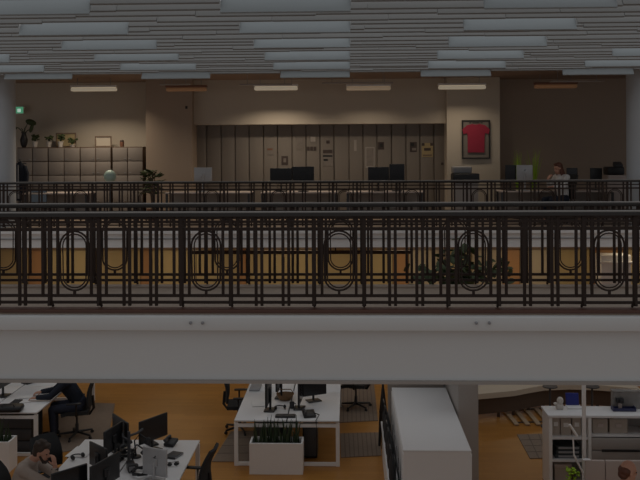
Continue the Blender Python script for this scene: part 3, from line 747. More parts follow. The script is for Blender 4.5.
# planters
def planter(x0, x1, y, label, seed):
    w = x1-x0; t = thing('planter', label, 'planter', ((x0+x1)/2, y, 0)); h = .48
    b = MB()
    b.box((0, 0, h/2), (w, .03, h)); b.box((0, .30, h/2), (w, .03, h))
    for s in (-1, 1): b.box((s*(w/2-.015), .15, h/2), (.03, .27, h))
    b.box((0, .15, .02), (w-.06, .27, .04)); b.build('box', 'whitem', t, smooth=False)
    MB().box((0, .15, .23), (w-.062, .268, .36)).build('soil', 'soil', t, smooth=False)
    rnd = random.Random(seed); fo = MB()
    for k in range(int(70*w)):
        x, y_ = rnd.uniform(-w/2+.05, w/2-.05), rnd.uniform(.05, .25); hh = rnd.uniform(.16, .46); a = rnd.uniform(-.22, .22); bb = rnd.uniform(-.12, .12); ww = rnd.uniform(.014, .026); tw = rnd.uniform(0, PI)
        g = []
        for i in (-1, 0, 1):
            g.append([(x + a*hh*q + i*ww*(1-q**2.2)*math.cos(tw) , y_ + bb*hh*q + i*ww*(1-q**2.2)*math.sin(tw) + .006*abs(i), .38 + hh*q) for q in (0, .35, .7, 1.0)])
        fo.sheet(g, .005)
    fo.build('foliage', 'leaf', t); return t
a, c = gz(249.5, 474, 0), gz(303, 474, 0)
planter(a.x, c.x, a.y, 'white planter box with upright spiky leaves before the middle desk', 11)
c = gz(7, 475, 0); planter(c.x-.85, c.x, a.y-.02, 'white planter box with spiky leaves cut by the left picture edge', 12)

# ------------------------------------------------------------------ middle desk
xl, xr2 = gy(234, 423, 13.5).x, gy(339.5, 423, 13.5).x
bench_desk('white bench desk in the middle, behind the planter box', xl, xr2, 13.5, 16.7)
p = gz(312, 452, .0)
t = thing('computer_tower', 'dark computer tower hung under the right of the middle desk', 'computer', (gy(310, 440, 13.85).x, 13.85, .02))
MB().box((0, .2, .26), (.24, .45, .52), bev=.012).build('case', 'black', t); MB().box((0, -.03, .26), (.2, .015, .46), bev=.005).build('front', 'dark', t)
t = thing('storage_box', 'dark crate on the floor under the left of the middle desk', 'box', (gy(268, 440, 13.9).x, 13.95, .0))
MB().box((0, .25, .24), (.46, .45, .48), bev=.01).build('body', 'dark', t); MB().box((0, .25, .50), (.48, .47, .04), bev=.01).build('lid', 'black', t)
p = gz(268, 412, HD); monitor('black monitor seen edge-on, left of the pair on the middle desk', (p.x, p.y+.1, HD), face_dir(-1, .04), w=.62, h=.40, zt=.52)
p = gz(276, 406, HD); monitor('dark monitor on the middle desk facing the left row, farther back', (p.x+.02, p.y+.50, HD), face_dir(-1, .1), w=.6, zt=.5)
p = gz(300, 412, HD); monitor('black monitor seen edge-on at the right half of the middle desk', (p.x, p.y+.2, HD), face_dir(1, -.06), w=.6, h=.40, zt=.52)
p = gz(314, 402, HD); monitor('wide black monitor turned to the viewer on the middle desk', (p.x, p.y+.05, HD), face_dir(.5, -1), w=.46, h=.36, zt=.46)
p = gz(285.5, 416.5, HD); kb((p.x, p.y, HD), 0, 'black keyboard at the front edge of the middle desk', .33)
p = gz(309, 416, HD)
t = thing('desk_phone', 'black desk phone near the front right of the middle desk', 'phone', (p.x, p.y, HD), .25)
MB().box((0, 0, .035), (.20, .2, .05), (.25, 0, 0), bev=.012).build('body', 'black', t); MB().tube([(-.07, -.09, .07), (-.07, 0, .095), (-.07, .09, .085)], [.025, .016, .025], 8).build('handset', 'dark', t)
tag(MB().tube([(p.x+.08, p.y, HD+.05), (p.x+.17, p.y-.12, HD+.06), (gz(316, 421, HD).x, 13.47, HD+.01), (gz(316, 421, HD).x+.01, 13.46, .55), (gz(316, 421, HD).x-.03, 13.52, .42)], .008, 6).build('cable', 'black'), 'black cable hanging over the front edge of the middle desk', 'cable')
p = gz(285, 400, HD)
t = thing('basket', 'brown wicker basket between the monitors on the middle desk', 'basket', (p.x, p.y+.05, HD))
MB().lathe([(.10, 0), (.15, .09), (.155, .09), (.14, .075), (.09, .012)], 20).build('bowl', 'wicker', t); MB().tube([(-.15, 0, .09), (-.1, 0, .17), (.1, 0, .17), (.15, 0, .09)], .008, 6).build('handle', 'wicker', t)
p = gz(280, 409, HD)
t = thing('headphones', 'black headphones lying behind the keyboard on the middle desk', 'headphones', (p.x, p.y, HD), .4)
MB().tube([(-.08, 0, .03)] + [(-.085*math.cos(q*PI/8), .10*math.sin(q*PI/8), .03) for q in range(1, 8)] + [(.08, 0, .03)], .009, 8).build('headband', 'black', t)
for s in (-1, 1): MB().sph((s*.08, -.01, .033), (.022, .04, .033)).build('ear_cup', 'black', t)
p = gz(292, 408, HD)
t = thing('mug', 'dark mug right of the headphones on the middle desk', 'mug', (p.x, p.y, HD)); MB().lathe([(.036, 0), (.042, .1), (.038, .1), (.033, .01)], 18).build('cup', 'dark', t); MB().tube([(.04, 0, .08), (.065, 0, .07), (.062, 0, .035), (.038, 0, .025)], .006, 6).build('handle', 'dark', t)
p = gz(255.5, 388, HD)
t = thing('laptop', 'closed dark laptop at the left edge of the middle desk', 'laptop', (p.x, p.y, HD), .0)
MB().box((0, 0, .012), (.19, .42, .022), bev=.006).build('body', 'grey', t)
for (px, py, lab) in ((258, 404, 'white sheet in front of the closed laptop'), (287, 390, 'white sheet behind the wicker basket')):
    p = gz(px, py, HD); tag(MB().box((0, 0, .003), (.21, .297, .004)).build('paper_sheet', 'paper', loc=(p.x, p.y, HD), rot=(0, 0, .2), smooth=False), lab + ' on the middle desk', 'paper')
office_chair('black office chair at the left of the middle desk', (gz(240, 431, 0).x, gz(240, 431, 0).y, 0), face_dir(1, .1))
office_chair('black office chair at the right of the middle desk', (gz(356, 408, 0).x, gz(356, 408, 0).y, 0), face_dir(-1, .25))

# ------------------------------------------------------------------ front-left desk cluster
cl, cr = gy(85, 441, 12.56).x, gy(200, 441, 12.56).x
bench_desk('white bench desk front left, crowded with dark monitors', cl, cr, 9.36, 12.56)
def mon_line(pa_, pb_, label, zt=1.22, h=.33, back=True, style='black', **kw):
    """top edge runs from pixel a to pixel b at height zt; back=True: its back is turned to the viewer"""
    A, B = gz(*pa_, zt), gz(*pb_, zt); d = B-A; w = d.length; c = (A+B)/2
    rz = math.atan2(d.y, d.x) + (0 if back else PI)
    return monitor(label, (c.x, c.y, HD), rz, w=w, h=h, zt=zt-HD, style=style, **kw)
mon_line((104, 432), (122, 421), 'black monitor with a bright top edge, crossing another in the front left cluster', back=True)
mon_line((113, 413), (128, 423), 'black monitor farthest back on the left side of the front left cluster', back=True)
mon_line((139, 422), (167, 412), 'black monitor with its screen seen, right of the gap in the front left cluster', back=False)
mon_line((90, 441), (107, 449), 'black monitor just above the white paper in the front left cluster', back=True, h=.30)
mon_line((51, 474), (87, 463), 'black monitor nearest the bearded man', back=False)
mon_line((90, 467), (119, 451), 'black monitor in front of the crossing pair in the front left cluster', back=True)
o = mon_line((143, 446), (167, 450), 'silver all-in-one computer with its back to the viewer, front left desk', zt=1.15, h=.36, back=True, style='silver', logo=True)
# arms and small things on the front left desk
p = gz(129, 462, HD)
t = thing('monitor_mount', 'dark grey double monitor mount on the spine of the front left desk', 'monitor mount', (p.x, p.y, HD))
MB().bar((0, 0, 0), (0, 0, .42), .022).build('pole', 'dark', t)
for s, z in ((-1, .3), (1, .36)): MB().tube([(0, 0, z), (s*.10, .06, z+.02), (s*.14, .2, z+.03)], .018, 8).build('arm', 'dark', t)
for k, (px, py, hh, lab) in enumerate(((136, 452, .13, 'larger'), (133, 461, .10, 'smaller'))):
    p = gz(px, py+5, HD)
    t = thing('desk_lamp', f'{lab} black desk lamp bent over beside the silver computer', 'lamp', (p.x, p.y, HD))
    MB().lathe([(.075, 0), (.07, .015), (.02, .022)]).build('base', 'black', t)
    MB().tube([(0, 0, .02), (-.02, 0, hh+.1), (.06, -.02, hh+.2), (.16, -.04, hh+.14)], .011, 8).build('arm', 'black', t)
    MB().lathe([(.02, .05), (.035, .03), (.06, -.03), (.055, -.03)], 16).build('shade', 'black', t, loc=(.18, -.045, hh+.11), rot=(0, .4, 0))
p = gz(171, 445, HD)
t = thing('desk_phone', 'black desk phone at the far edge of the front left desk', 'phone', (p.x, p.y, HD), -.3)
MB().box((0, 0, .04), (.16, .17, .05), (.3, 0, 0), bev=.012).build('body', 'black', t); MB().tube([(-.06, -.08, .08), (-.06, 0, .105), (-.06, .08, .1)], [.024, .015, .024], 8).build('handset', 'dark', t)
p = gz(174, 456, HD)
t = thing('notebook', 'dark grey notebook lying open-edged on the right of the front left desk', 'notebook', (p.x, p.y, HD), -.35)
MB().box((0, 0, .014), (.17, .23, .026), bev=.004).build('cover', 'dark', t); MB().box((.002, 0, .0145), (.168, .222, .016)).build('pages', 'grey', t, smooth=False)
p = gz(173, 466, HD)
t = thing('sunglasses', 'black glasses lying beside the silver computer', 'glasses', (p.x, p.y, HD), .3)
for s in (-1, 1): MB().sph((s*.045, 0, .025), (.036, .012, .025)).build('lens', 'black', t); 
MB().tube([(-.08, 0, .03), (-.085, .1, .02), (.0, .12, .01), (.085, .1, .02), (.08, 0, .03)], .005, 6).build('temples', 'black', t)
for k, (px, py, lab) in enumerate(((141, 474, 'tangle of black cables before the silver computer on the front left desk'), (127, 456, 'tangle of black cables at the foot of the dark monitor mount'))):
    p = gz(px, py, HD); rnd = random.Random(30+k); b = MB()
    for q in range(5):
        a0 = rnd.uniform(0, 6); b.tube([(.10*math.cos(a0+j*.8)*(1+.3*rnd.random()), .12*math.sin(a0+j*.8)*(1+.3*rnd.random()), .015+.05*rnd.random()) for j in range(9)], .011, 6)
    tag(b.build('cable_tangle', 'black', loc=(p.x, p.y, HD)), lab, 'cables')
p = gz(131, 470, HD)
t = thing('docking_station', 'black docking box with pale front beside the cables on the front left desk', 'docking station', (p.x, p.y, HD), .4)
MB().box((0, 0, .05), (.10, .2, .10), bev=.008).build('body', 'black', t); MB().box((0, -.102, .05), (.08, .006, .06)).build('front', 'grey', t, smooth=False)
p = gz(124, 446, HD)
t = thing('desk_phone', 'black desk phone behind the crossing pair of monitors on the front left desk', 'phone', (p.x, p.y, HD), -.8)
MB().box((0, 0, .04), (.18, .19, .05), (.3, 0, 0), bev=.012).build('body', 'black', t); MB().tube([(-.06, -.08, .08), (-.06, 0, .105), (-.06, .08, .1)], [.024, .015, .024], 8).build('handset', 'dark', t)
p = gz(149, 443, HD)
kb((p.x, p.y+.02, HD), -.9, 'black keyboard under the right monitor at the far edge of the front left desk', .36)
p = gz(79, 452, HD); tag(MB().box((0, 0, .003), (.30, .42, .005)).build('paper_sheet', 'paper', loc=(p.x+.03, p.y, HD), rot=(0, 0, -.1), smooth=False), 'white paper at the left edge of the front left desk', 'paper')
p = gz(78, 458, HD)
t = thing('headphones', 'black headphones on the white paper of the front left desk', 'headphones', (p.x, p.y-.02, HD), .9)
MB().tube([(-.085*math.cos(q*PI/8), .10*math.sin(q*PI/8), .03) for q in range(0, 9)], .009, 8).build('headband', 'black', t)
for s in (-1, 1): MB().sph((s*.08, -.01, .033), (.022, .04, .033)).build('ear_cup', 'black', t)
p = gz(200, 466, .0)
office_chair('black office chair at the right side of the front left desk', (cr+.08, 11.35, 0), face_dir(-1, .12), back_h=.50)
p = gz(58, 466, .3)
office_chair('black office chair standing empty behind the bearded man', (-4.12, 11.72, 0), face_dir(.75, -.65), back_h=.44)
# bearded man
hb = Vector((gy(42, 452, 10.75).x, 10.75, gy(42, 452, 10.75).z))
mx_, my_ = hb.x-.30, 10.75
office_chair('black office chair under the bearded man at the lower left', (mx_, my_, 0), face_dir(1, 0), arms=False, back_h=.44)
person('bearded man in a beige-grey shirt with a hand at his face', (mx_, my_, 0), face_dir(1, 0),
       seated(pelvis=(0, -.05, .57), waist=(0, .0, .72), chest=(0, .10, .93), neck=(0, .19, 1.09), head=(0, .30, hb.z),
              shl=(-.19, .12, 1.01), shr=(.19, .12, 1.01), ell=(-.2, .44, .80), elr=(.16, .50, .80), wrl=(-.08, .62, .79), wrr=(.09, .50, 1.04), hdl=(.06, .7, .78), hdr=(.06, .455, 1.2), pnr=(-.3, -1, 0)),
       dict(shirt='shirt', trousers='jeans', hair='hair', sleeve=.78), hair='messy', beard=True, head_rot=(-.28, 0, -.15))
t = thing('wristwatch', 'dark watch on the raised wrist of the bearded man', 'watch', (mx_, my_, 0), face_dir(1, 0))
MB().tube([(.10+.036*math.cos(q*PI/6), .50+.036*math.sin(q*PI/6), 1.0) for q in range(12)], .009, 6, close=True).build('band', 'black', t)
MB().box((.10, .54, 1.0), (.034, .014, .034), bev=.006).build('dial', 'dark', t)

# ------------------------------------------------------------------ white cabinet block, partition, ledge with black bags
x0, x1 = gy(403, 450, 10.84).x, gy(471.5, 450, 10.84).x
t = thing('cabinet_block', 'long white low cabinet block in the middle, running away from the viewer', 'cabinet', ((x0+x1)/2, 10.84, 0))
L = 2.88
MB().box((0, L/2, 1.19), (x1-x0, L, .024), bev=.004).build('top', 'white', t); MB().box((0, L/2, .59), (x1-x0-.02, L-.02, 1.176)).build('body', 'cab_side', t, smooth=False)
for k in range(6):
    for s in (-1, 1):
        d = MB().box((s*((x1-x0)/2-.004), L*(k+.5)/6, .6), (.018, L/6-.012, 1.1), bev=.003).build('door', 'cab_side', t)
        MB().bar((s*((x1-x0)/2+.012), L*(k+.85)/6, .62), (s*((x1-x0)/2+.012), L*(k+.85)/6, .78), .006).build('handle', 'grey', d)
MB().box((0, .01, .04), (x1-x0-.03, .012, .07)).build('plinth', 'grey', t, smooth=False)
x0, x1 = gy(388, 400, 14.05).x, gy(446, 400, 14.05).x
t = thing('partition_screen', 'grey-brown upright partition at the far end of the white cabinet block', 'partition', ((x0+x1)/2, 14.05, 0))
MB().box((0, .06, 1.15), (x1-x0, .12, 2.3), bev=.01).build('panel', 'greyb', t); MB().box(((x1-x0)/2-.02, .06, 1.15), (.05, .13, 2.31)).build('edge_post', 'grey', t, smooth=False)
cx1 = gy(471.5, 450, 10.84).x + .03
px1 = gy(478.5, 430, 12.4).x
t = thing('tall_cupboard', 'tall grey-brown cupboard along the right side of the white cabinet block', 'cupboard', ((cx1+px1)/2, 12.4, 0))
MB().box((0, .95, 1.1), (px1-cx1, 1.9, 2.2), bev=.006).build('body', 'greyb', t); MB().box((0, -.008, 1.12), (px1-cx1-.02, .018, 2.1), bev=.004).build('door', 'greyb', t); MB().box((0, .95, 2.21), (px1-cx1+.02, 1.92, .02), bev=.004).build('top', 'grey', t)
ex = gz(384.8, 455, .60)
xa, xb = ex.x, gy(403, 450, 10.84).x - .03
t = thing('low_ledge', 'narrow white ledge along the left side of the white cabinet block', 'shelf', ((xa+xb)/2, 10.9, 0))
MB().box((0, 1.5, .585), (xb-xa, 3.0, .03), bev=.004).build('top', 'white', t); MB().box((0, 1.5, .285), (xb-xa-.04, 2.96, .57)).build('body', 'cab_side', t, smooth=False)
rnd = random.Random(5)
for k in range(5):
    yy = 11.35 + k*.52; hgt = .34 + .06*(k % 2)
    t = thing('shoulder_bag', 'black bag on the narrow ledge, ' + ['nearest the viewer', 'second from the front', 'middle of the row', 'second from the back', 'farthest from the viewer'][k], 'bag', (xa+.06, yy, .60), rnd.uniform(-.1, .1), 'black bags on the ledge')
    b = MB(); b.lathe([(.04, 0), (.05, .06), (.05, hgt*.7), (.03, hgt*.92), (.02, hgt)], 14); bmesh.ops.scale(b.bm, vec=(.95, 4, 1), verts=b.bm.verts[:]); b.build('body', 'mesh', t)
    MB().tube([(0, -.10, hgt*.85), (-.03, -.06, hgt+.12), (-.03, .06, hgt+.14), (0, .10, hgt*.85)], .011, 6).build('strap', 'black', t)
p = gz(384, 415, 0)
t = thing('tripod_stand', 'black folded tripod stand at the far end of the narrow ledge', 'tripod', (gy(383, 400, 14.4).x, 14.4, 0))
for k in range(3):
    an = 2*PI*k/3 + .4; MB().tube([(0, 0, 1.0), (.05*math.cos(an), .05*math.sin(an), .6), (.075*math.cos(an), .075*math.sin(an), 0.0)], .024, 8).build('leg', 'black', t)
MB().bar((0, 0, .95), (0, 0, 1.22), .02).build('column', 'black', t); MB().box((.04, 0, 1.12), (.26, .05, .035), bev=.01).box((0, 0, 1.24), (.07, .06, .07), bev=.01).build('head', 'black', t)

# ------------------------------------------------------------------ right: open shelf and what is on it
YS = 12.65; zs = 1.10
sx0, sx1 = gy(549, 414, YS).x, gy(640, 414, YS).x + .25
t = thing('open_shelf', 'white open shelf unit at the lower right, with blue folder on top', 'shelf', (sx0, YS, 0)); w = sx1-sx0; D = .45
MB().box((w/2, D/2, zs-.02), (w+.03, D+.02, .04), bev=.004).build('top', 'white', t)
xm = gy(590, 430, YS).x - sx0
for xx in (.025, xm, w-.025): MB().box((xx, D/2, (zs-.04)/2), (.045, D, zs-.04)).build('side_panel', 'whitem', t, smooth=False)
MB().box((w/2, D-.012, .53), (w-.1, .02, 1.04)).build('back_panel', 'greyb', t, smooth=False)
for zz in (.06, gy(560, 461, YS).z, gy(560, 438.5, YS).z): MB().box((xm/2, D/2-.01, zz), (xm-.05, D-.04, .035)).build('shelf_board', 'white', t, smooth=False)
zr = gy(610, 436, YS).z
MB().box(((xm+w)/2, D/2-.01, zr), (w-xm-.06, D-.04, .03)).build('shelf_board', 'white', t, smooth=False)
for q in range(2):
    zz = zr - .02 - (q+.5)*.19
    d = MB().box(((xm+w)/2, -.004, zz), (w-xm-.05, .02, .178), bev=.004).build('drawer', 'greyb', t); MB().box(((xm+w)/2-.05, -.02, zz+(.085 if q else -.085)), (.55, .012, .012)).build('handle', 'ink', d, smooth=False)
MB().box(((xm+w)/2, .01, (zr-.40)/2), (w-xm-.05, .02, zr-.42)).build('lower_door', 'greyb', t, smooth=False)
zA, zB2, zC = gy(560, 438.5, YS).z+.018, gy(560, 461, YS).z+.018, .078
for k, (x, wd, hg, mm, lab) in enumerate(((.10, .12, .27, 'book_a', 'beige box file, left one on the upper board of the open shelf'), (.25, .15, .25, 'book_a', 'beige box file, middle one on the upper board of the open shelf'), (.41, .13, .26, 'book_a', 'beige box file, right one on the upper board of the open shelf'))):
    t = thing('box_file', lab, 'file box', (sx0+x+.02, YS+.08, zA), 0, 'box files on the upper board'); MB().box((0, .15, hg/2), (wd, .28, hg), bev=.004).build('body', mm, t); MB().box((0, .006, hg*.62), (wd*.5, .006, .06)).build('label_plate', 'paper', t, smooth=False)
for k in range(3):
    t = thing('binder', 'black binder lying in the middle compartment of the open shelf, ' + ('bottom', 'middle', 'top')[k] + ' of the pile', 'binder', (sx0+.30, YS+.05, zB2+k*.062), 0, 'black binders lying in a pile')
    MB().box((0, .15, .03), (.40-.03*k, .28, .056), bev=.006).build('cover', 'binder', t); MB().box((0, .012, .03), (.3, .012, .03)).build('pages', 'grey', t, smooth=False)
t = thing('storage_box', 'pale carton in the bottom compartment of the open shelf', 'box', (sx0+.22, YS+.06, zC)); MB().box((0, .16, .13), (.24, .3, .26), bev=.005).build('body', 'book_a', t); MB().box((0, .16, .245), (.25, .31, .05), bev=.004).build('lid', 'beige', t)
for k, (x, wd, lab) in enumerate(((xm+.17, .22, 'left carton in the upper right compartment of the open shelf'), (xm+.44, .26, 'right carton in the upper right compartment of the open shelf'))):
    t = thing('storage_box', lab, 'box', (sx0+x, YS+.06, zr+.016)); MB().box((0, .16, .105), (wd, .3, .21), bev=.005).build('body', 'book_a', t); MB().box((0, .0, .12), (.08, .01, .05)).build('label_plate', 'beige', t, smooth=False)
# second white cabinet at the right edge
t = thing('side_cabinet', 'white cabinet at the right picture edge, butting against the open shelf', 'cabinet', (sx1-.06, YS-.75, 0)); 
MB().box((.3, .36, zs-.02), (.62, .74, .04), bev=.004).build('top', 'white', t); MB().box((.3, .36, (zs-.04)/2), (.58, .70, zs-.04)).build('body', 'whitem', t, smooth=False)
for q in (-1, 1): MB().box((-.0, .36+q*.17, .55), (.02, .32, .96), bev=.004).build('door', 'cab_side', t)
# things on the shelf top
def on_top(px, py): return gz(px, py, zs)
p = on_top(559.5, 409)
t = thing('figurine', 'small white rounded figurine at the left end of the shelf top', 'figurine', (p.x, p.y, zs))
MB().box((0, 0, .04), (.11, .09, .08), bev=.02).build('base', 'pot_white', t); MB().sph((.01, 0, .125), (.05, .045, .06)).sph((-.06, -.01, .085), (.035, .03, .02)).build('body', 'pot_white', t)
p = on_top(574, 408)
t = thing('folder_stand', 'deep blue folder standing upright on the shelf top', 'folder', (p.x, p.y+.06, zs))
MB().box((0, .05, .10), (.19, .05, .19), (-.22, 0, 0), bev=.006).build('folder', 'blue', t); MB().box((0, -.05, .012), (.22, .16, .022), bev=.004).build('tray', 'white', t)
p = on_top(623.5, 410.5)
t = thing('tray', 'dark blue flat tray on the right of the shelf top', 'tray', (p.x, p.y, zs))
MB().box((0, 0, .012), (.34, .12, .02), bev=.004).build('bottom', 'darkblue', t)
b = MB(); 
for s in (-1, 1): b.box((s*.165, 0, .035), (.012, .12, .05)); b.box((0, s*.055, .025), (.33, .012, .04))
b.build('rim', 'darkblue', t, smooth=False)
p = on_top(616, 405)
t = thing('webcam', 'small dark camera beside the clear plastic box on the shelf top', 'camera', (p.x-.01, 12.95, zs))
MB().box((0, 0, .05), (.05, .05, .1), bev=.008).build('stand', 'beige', t); MB().box((0, 0, .135), (.11, .07, .07), bev=.012).build('body', 'black', t); MB().bar((0, -.03, .135), (0, -.085, .135), .026).build('lens', 'black', t)
p = on_top(622, 405)
t = thing('plastic_box', 'cloudy clear plastic box standing at the back of the shelf top', 'box', (p.x+.02, YS+.385, zs))
b = MB(); W2, H2, D2 = .42, .25, .11
b.box((0, 0, .005), (W2, D2, .01))
for s in (-1, 1): b.box((s*W2/2, 0, H2/2), (.008, D2, H2)); b.box((0, s*D2/2, H2/2), (W2, .008, H2))
b.build('tub', 'clear', t, smooth=False); MB().box((0, 0, H2+.012), (W2+.03, D2+.03, .024), bev=.006).build('lid', 'clear', t)
b = MB(); rnd = random.Random(9)
for k in range(9): b.sph((rnd.uniform(-.15, .15), rnd.uniform(-.015, .015), rnd.uniform(.05, .19)), (.05, .03, .035), (rnd.random(), rnd.random(), rnd.random()), n=10)
tag(b.build('packing_paper', 'paper', loc=(p.x+.02, YS+.385, zs)), 'crumpled pale paper inside the clear plastic box', 'paper')
# thin upright pole
p = gy(584, 430, 12.3)
t = thing('upright_pole', 'thin pale upright pole in front of the open shelf', 'pole', (p.x, 12.3, 0))
MB().box((0, 0, 1.2), (.05, .05, 2.4), bev=.006).build('pole', 'whitem', t); MB().box((0, 0, .01), (.13, .13, .02), bev=.004).build('foot_plate', 'whitem', t); MB().box((0, 0, 2.41), (.07, .07, .03), bev=.005).build('cap', 'grey', t)
# beige desk screen, desk, bald person
ysc = 11.9
a, c = gy(585, 460, ysc), gy(640, 460, ysc); zt = a.z
t = thing('desk_screen', 'beige screen panel in front of the open shelf, before the bald person', 'screen', (a.x, ysc, 0)); w = c.x-a.x+.4
for q, (u0, u1) in enumerate(((0, .27), (.275, w))): MB().box(((u0+u1)/2, 0, zt/2), (u1-u0-.006, .05, zt), bev=.008).build('panel', 'beige', t)
for xx in (.05, w-.05): MB().box((xx, 0, .015), (.05, .18, .03), bev=.004).build('foot', 'grey', t)
MB().box((.02, 0, zt+.006), (.10, .06, .012)).build('top_strip', 'white', t, smooth=False)
hb = gz(626, 474, 1.26)
bx_, by_ = hb.x, hb.y
office_chair('dark office chair under the bald person at the lower right edge', (bx_, by_, 0), face_dir(1, .25), arms=False)
zh = hb.z
person('person with reddish balding head at the lower right, facing right', (bx_, by_, 0), face_dir(1, .25),
       seated(head=(0, .03, zh+.03), ell=(-.25, .02, .80), elr=(.25, .02, .80), wrl=(-.15, .24, .69), wrr=(.15, .24, .69), hdl=(-.12, .40, .645), hdr=(.12, .40, .645)), dict(shirt='shirt_w', trousers='jeans', hair='hair_r', sleeve=.9, skin='skin'), bald=True, head_rot=(-.2, 0, 0))
# jointed lamp
def P(px, py, Y=12.1): return gy(px, py, Y)
q0, q1, q2, q3, q4 = P(569.5, 424.5), P(577, 436), P(573, 437), P(574, 455), P(583, 473)
t = thing('jointed_lamp', 'thin pale jointed lamp arm rising in front of the open shelf', 'lamp', (q4.x, 12.1, 0))
o = Vector((q4.x, 12.1, 0))
MB().tube([(q0-o), (q1-o)], .018, 8).build('head', 'whitem', t); MB().tube([(q1-o), (q2-o), (q3-o)], .011, 8).tube([(q3-o), ((q3+q4)/2-o), (q4-o)], .014, 8).tube([(q4-o), Vector((0, 0, .03))], .014, 8).build('arm', 'whitem', t)
MB().lathe([(.09, 0), (.085, .025), (.02, .03)]).build('base', 'grey', t)
p = P(572, 478, 12.3)
t = floor_plant('flowering_plant', (p.x, 12.28, 0), 'yellow-green plant at the bottom edge before the open shelf', gy(572, 468, 12.28).z, .09, 40, 'leaf_y', 'pot_white', 8, leaf=(.03, .02, .012), pr=.10, ph=.12)

# ------------------------------------------------------------------ back right: curved bench, bistro tables, mats
pts = [(472, 400), (478, 399.5), (500, 397.5), (515, 396), (530, 393), (545, 390.5), (570, 389.5), (600, 390.5), (640, 394)]
zb_ = .46
line = [gz(x, y, zb_-.05) for x, y in pts]
t = thing('curved_bench', 'long curved beige bench at the back right, on a dark base', 'bench', (0, 0, 0))
g = [[(q.x, q.y, zb_) for q in line], [(q.x, q.y+.55, zb_) for q in line]]
MB().sheet(g, .10).build('seat', 'bench', t)
g = [[(q.x, q.y+.12, .10) for q in line], [(q.x, q.y+.12, .405) for q in line]]
MB().sheet(g, .04).build('base', 'benchbase', t)
for i in range(1, len(line)-1): MB().box((line[i].x, line[i].y+.18, .06), (.05, .05, .12)).build('leg', 'benchbase', t, smooth=False)
a = gz(478, 386, .75)
struct(MB().box((6.0, 18.3, .6), (9.2, .12, 1.2)).build('wall_parapet', 'plaster', smooth=False))
for px, w_ in ((550, 'left, before the curved bench'), (592, 'right, behind the upright pole')):
    p = gz(px, 386, .74)
    t = thing('bistro_table', 'small round dark bistro table, ' + w_, 'table', (p.x, p.y, 0), 0, 'bistro tables')
    MB().lathe([(.13, .722), (.135, .73), (.13, .742)], 28).build('tabletop', 'dark', t); MB().bar((0, 0, .03), (0, 0, .72), .02).build('pole', 'dark', t); MB().lathe([(.17, 0), (.16, .02), (.02, .035)]).build('foot', 'dark', t)
# slatted wood grate
t = thing('slatted_grate', 'pale slatted wooden grate on the floor before the curved bench', 'grate', (0, 0, 0))
for k in range(5):
    x0_ = 503 + k*11
    A_, B_ = gz(x0_, 408.5, .02), gz(x0_+14, 425, .02); d = B_-A_
    MB().box((0, 0, .025), (d.length, .085, .03), bev=.004).build('slat', 'slatwood', t, loc=((A_+B_)/2 - Vector((0, 0, .02))), rot=(0, 0, math.atan2(d.y, d.x)))
A_, B_ = gz(500, 411, .0), gz(552, 408, .0); C_, D_ = gz(514, 423, 0), gz(566, 421, 0)
for A__, B__ in ((A_, B_), (C_, D_)):
    d = B__-A__; MB().box((0, 0, .006), (d.length, .06, .012)).build('bearer', 'benchbase', t, loc=(A__+B__)/2, rot=(0, 0, math.atan2(d.y, d.x)), smooth=False)
def floor_mat(name, quad, label, m, stripes=0, cross=0, th=.012, sm='mat_line'):
    q = [gz(x, y, 0) for x, y in quad]            # near-left, near-right, far-right, far-left
    c = sum(q, Vector())/4
    t = thing(name, label, 'mat', c)
    b = MB(); lo = [b.bm.verts.new((v-c)+Vector((0, 0, .001))) for v in q]; hi = [b.bm.verts.new((v-c)+Vector((0, 0, th))) for v in q]
    b.bm.faces.new(hi); b.bm.faces.new(lo[::-1])
    for k in range(4): b.bm.faces.new((lo[k], lo[(k+1) % 4], hi[(k+1) % 4], hi[k]))
    b.build('sheet', m, t, smooth=False)
    s = MB()
    for k in range(1, stripes+1):
        u = k/(stripes+1); a_ = q[0].lerp(q[1], u)-c; b_ = q[3].lerp(q[2], u)-c; d = b_-a_
        s.box((a_+b_)/2 + Vector((0, 0, th+.001)), (.016, d.length, .003), (0, 0, math.atan2(d.y, d.x)-PI/2))
    for k in range(1, cross+1):
        u = k/(cross+1); a_ = q[0].lerp(q[3], u)-c; b_ = q[1].lerp(q[2], u)-c; d = b_-a_
        s.box((a_+b_)/2 + Vector((0, 0, th+.001)), (d.length, .016, .003), (0, 0, math.atan2(d.y, d.x)))
    if stripes or cross: s.build('pattern', sm, t, smooth=False)
    return t
floor_mat('floor_mat', [(530, 459), (566, 458), (560, 434), (517, 435)], 'grey mat with a grid pattern left of the open shelf', 'mat_grey', 3, 3)
floor_mat('floor_mat', [(341, 458), (381.5, 456), (379, 433), (340, 434)], 'grey striped mat nearer the viewer, right of the middle desk', 'mat_grey', 8, 0)
floor_mat('floor_mat', [(339, 423), (378, 421), (374, 384), (340, 384)], 'grey striped mat under the chair right of the middle desk', 'mat_grey', 8, 0)
floor_mat('floor_mat', [(212, 462), (262, 462), (266, 431), (231, 432)], 'pale see-through chair mat under the left end of the middle desk', 'mat_grey', 0, 3)
floor_mat('floor_mat', [(40, 457), (107, 444), (115, 404), (66, 402)], 'wide grey mat under the chair of the person in navy', 'mat_grey', 0, 0)

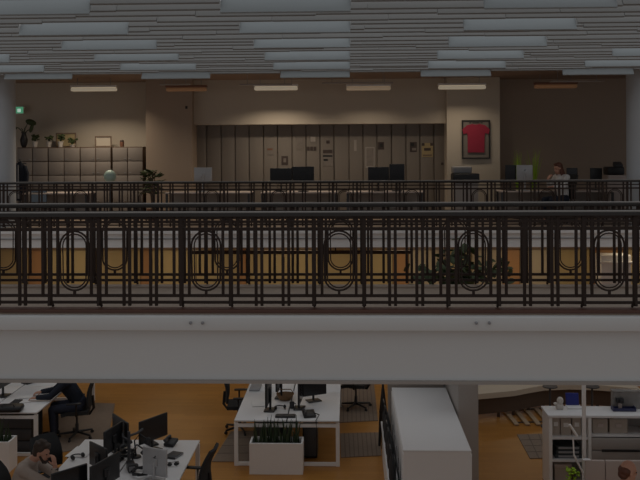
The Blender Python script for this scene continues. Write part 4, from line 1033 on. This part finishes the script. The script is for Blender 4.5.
# tall plant behind the partition, seen through the bridge railings
p = gy(455, 270, 15.6)
t = thing('indoor_tree', 'tall dark green indoor tree seen through the bridge railings right of centre', 'tree', (p.x, 15.6, 0))
MB().lathe([(.2, 0), (.26, .5), (.27, .5), (.24, .47)]).build('pot', 'dark', t)
MB().tube([(0, 0, .45), (.03, 0, 1.4), (0, .02, 2.5), (.05, 0, 3.0)], [.035, .03, .022, .012], 8).tube([(0, .02, 2.3), (-.35, 0, 2.75)], .012, 6).tube([(0, .02, 2.3), (.45, 0, 2.8)], .012, 6).build('trunk', 'trunk', t)
b = MB(); rnd = random.Random(21)
for k in range(170):
    cx_, cz_, sx_, sz_ = rnd.choice([(.05, 2.98, .30, .34), (-.42, 2.74, .38, .18), (.62, 2.80, .40, .22), (.15, 2.72, .34, .2)])
    b.sph((cx_+rnd.gauss(0, .5)*sx_, rnd.gauss(0, .5)*.3, cz_+rnd.gauss(0, .5)*sz_), (.11, .06, .014), (rnd.uniform(-1, 1), rnd.uniform(-1, 1), rnd.uniform(0, 6)), n=8)
b.build('foliage', 'leaf_b', t)
# white counter under the gallery at the right
a, c = gy(598, 270, 21.4), gy(628, 262, 21.4)
t = thing('reception_counter', 'pale counter under the gallery, seen through the railings at the right', 'counter', ((a.x+c.x)/2, 21.4, 0))
MB().box((0, 0, a.z-.05), (c.x-a.x, .5, .9), bev=.02).build('body', 'white', t)
MB().box((0, 0, c.z+.02), (c.x-a.x+.1, .6, .05), bev=.01).build('top', 'white', t)
MB().box((0, 0, (a.z-.5)/2), (c.x-a.x-.1, .4, a.z-.5)).build('plinth', 'benchbase', t, smooth=False)

# ------------------------------------------------------------------ gallery person
p = gy(558, 190, 20.25)
office_chair('office chair under the person with auburn hair on the gallery', (p.x+.05, 20.12, ZB), face_dir(-.9, -.45), arms=False)
person('person with auburn hair and white sleeves seated behind the gallery railing', (p.x+.05, 20.12, ZB), face_dir(-.9, -.45),
       seated(pelvis=(0, -.04, .60), waist=(0, -.04, .76), chest=(0, 0, .98), neck=(0, .04, 1.15), head=(0, .10, 1.28),
              shl=(-.19, 0, 1.07), shr=(.19, 0, 1.07), ell=(-.26, .16, .84), elr=(.24, .16, .84), wrl=(-.16, .38, .86), wrr=(.12, .30, 1.02), hdl=(-.1, .52, .86), hdr=(.07, .22, 1.17), pnr=(0, -1, 0)),
       dict(shirt='shirt_w', trousers='navy', hair='hair_r', sleeve=.85), hair='long', head_rot=(-.25, 0, 0))

# ------------------------------------------------------------------ render look
S.view_settings.view_transform = 'Standard'; S.view_settings.look = 'None'; S.view_settings.gamma = 1; S.view_settings.exposure = 0.0
try: S.view_settings.use_curve_mapping = False
except Exception: pass
S.cycles.use_denoising = True
S.cycles.max_bounces = 6
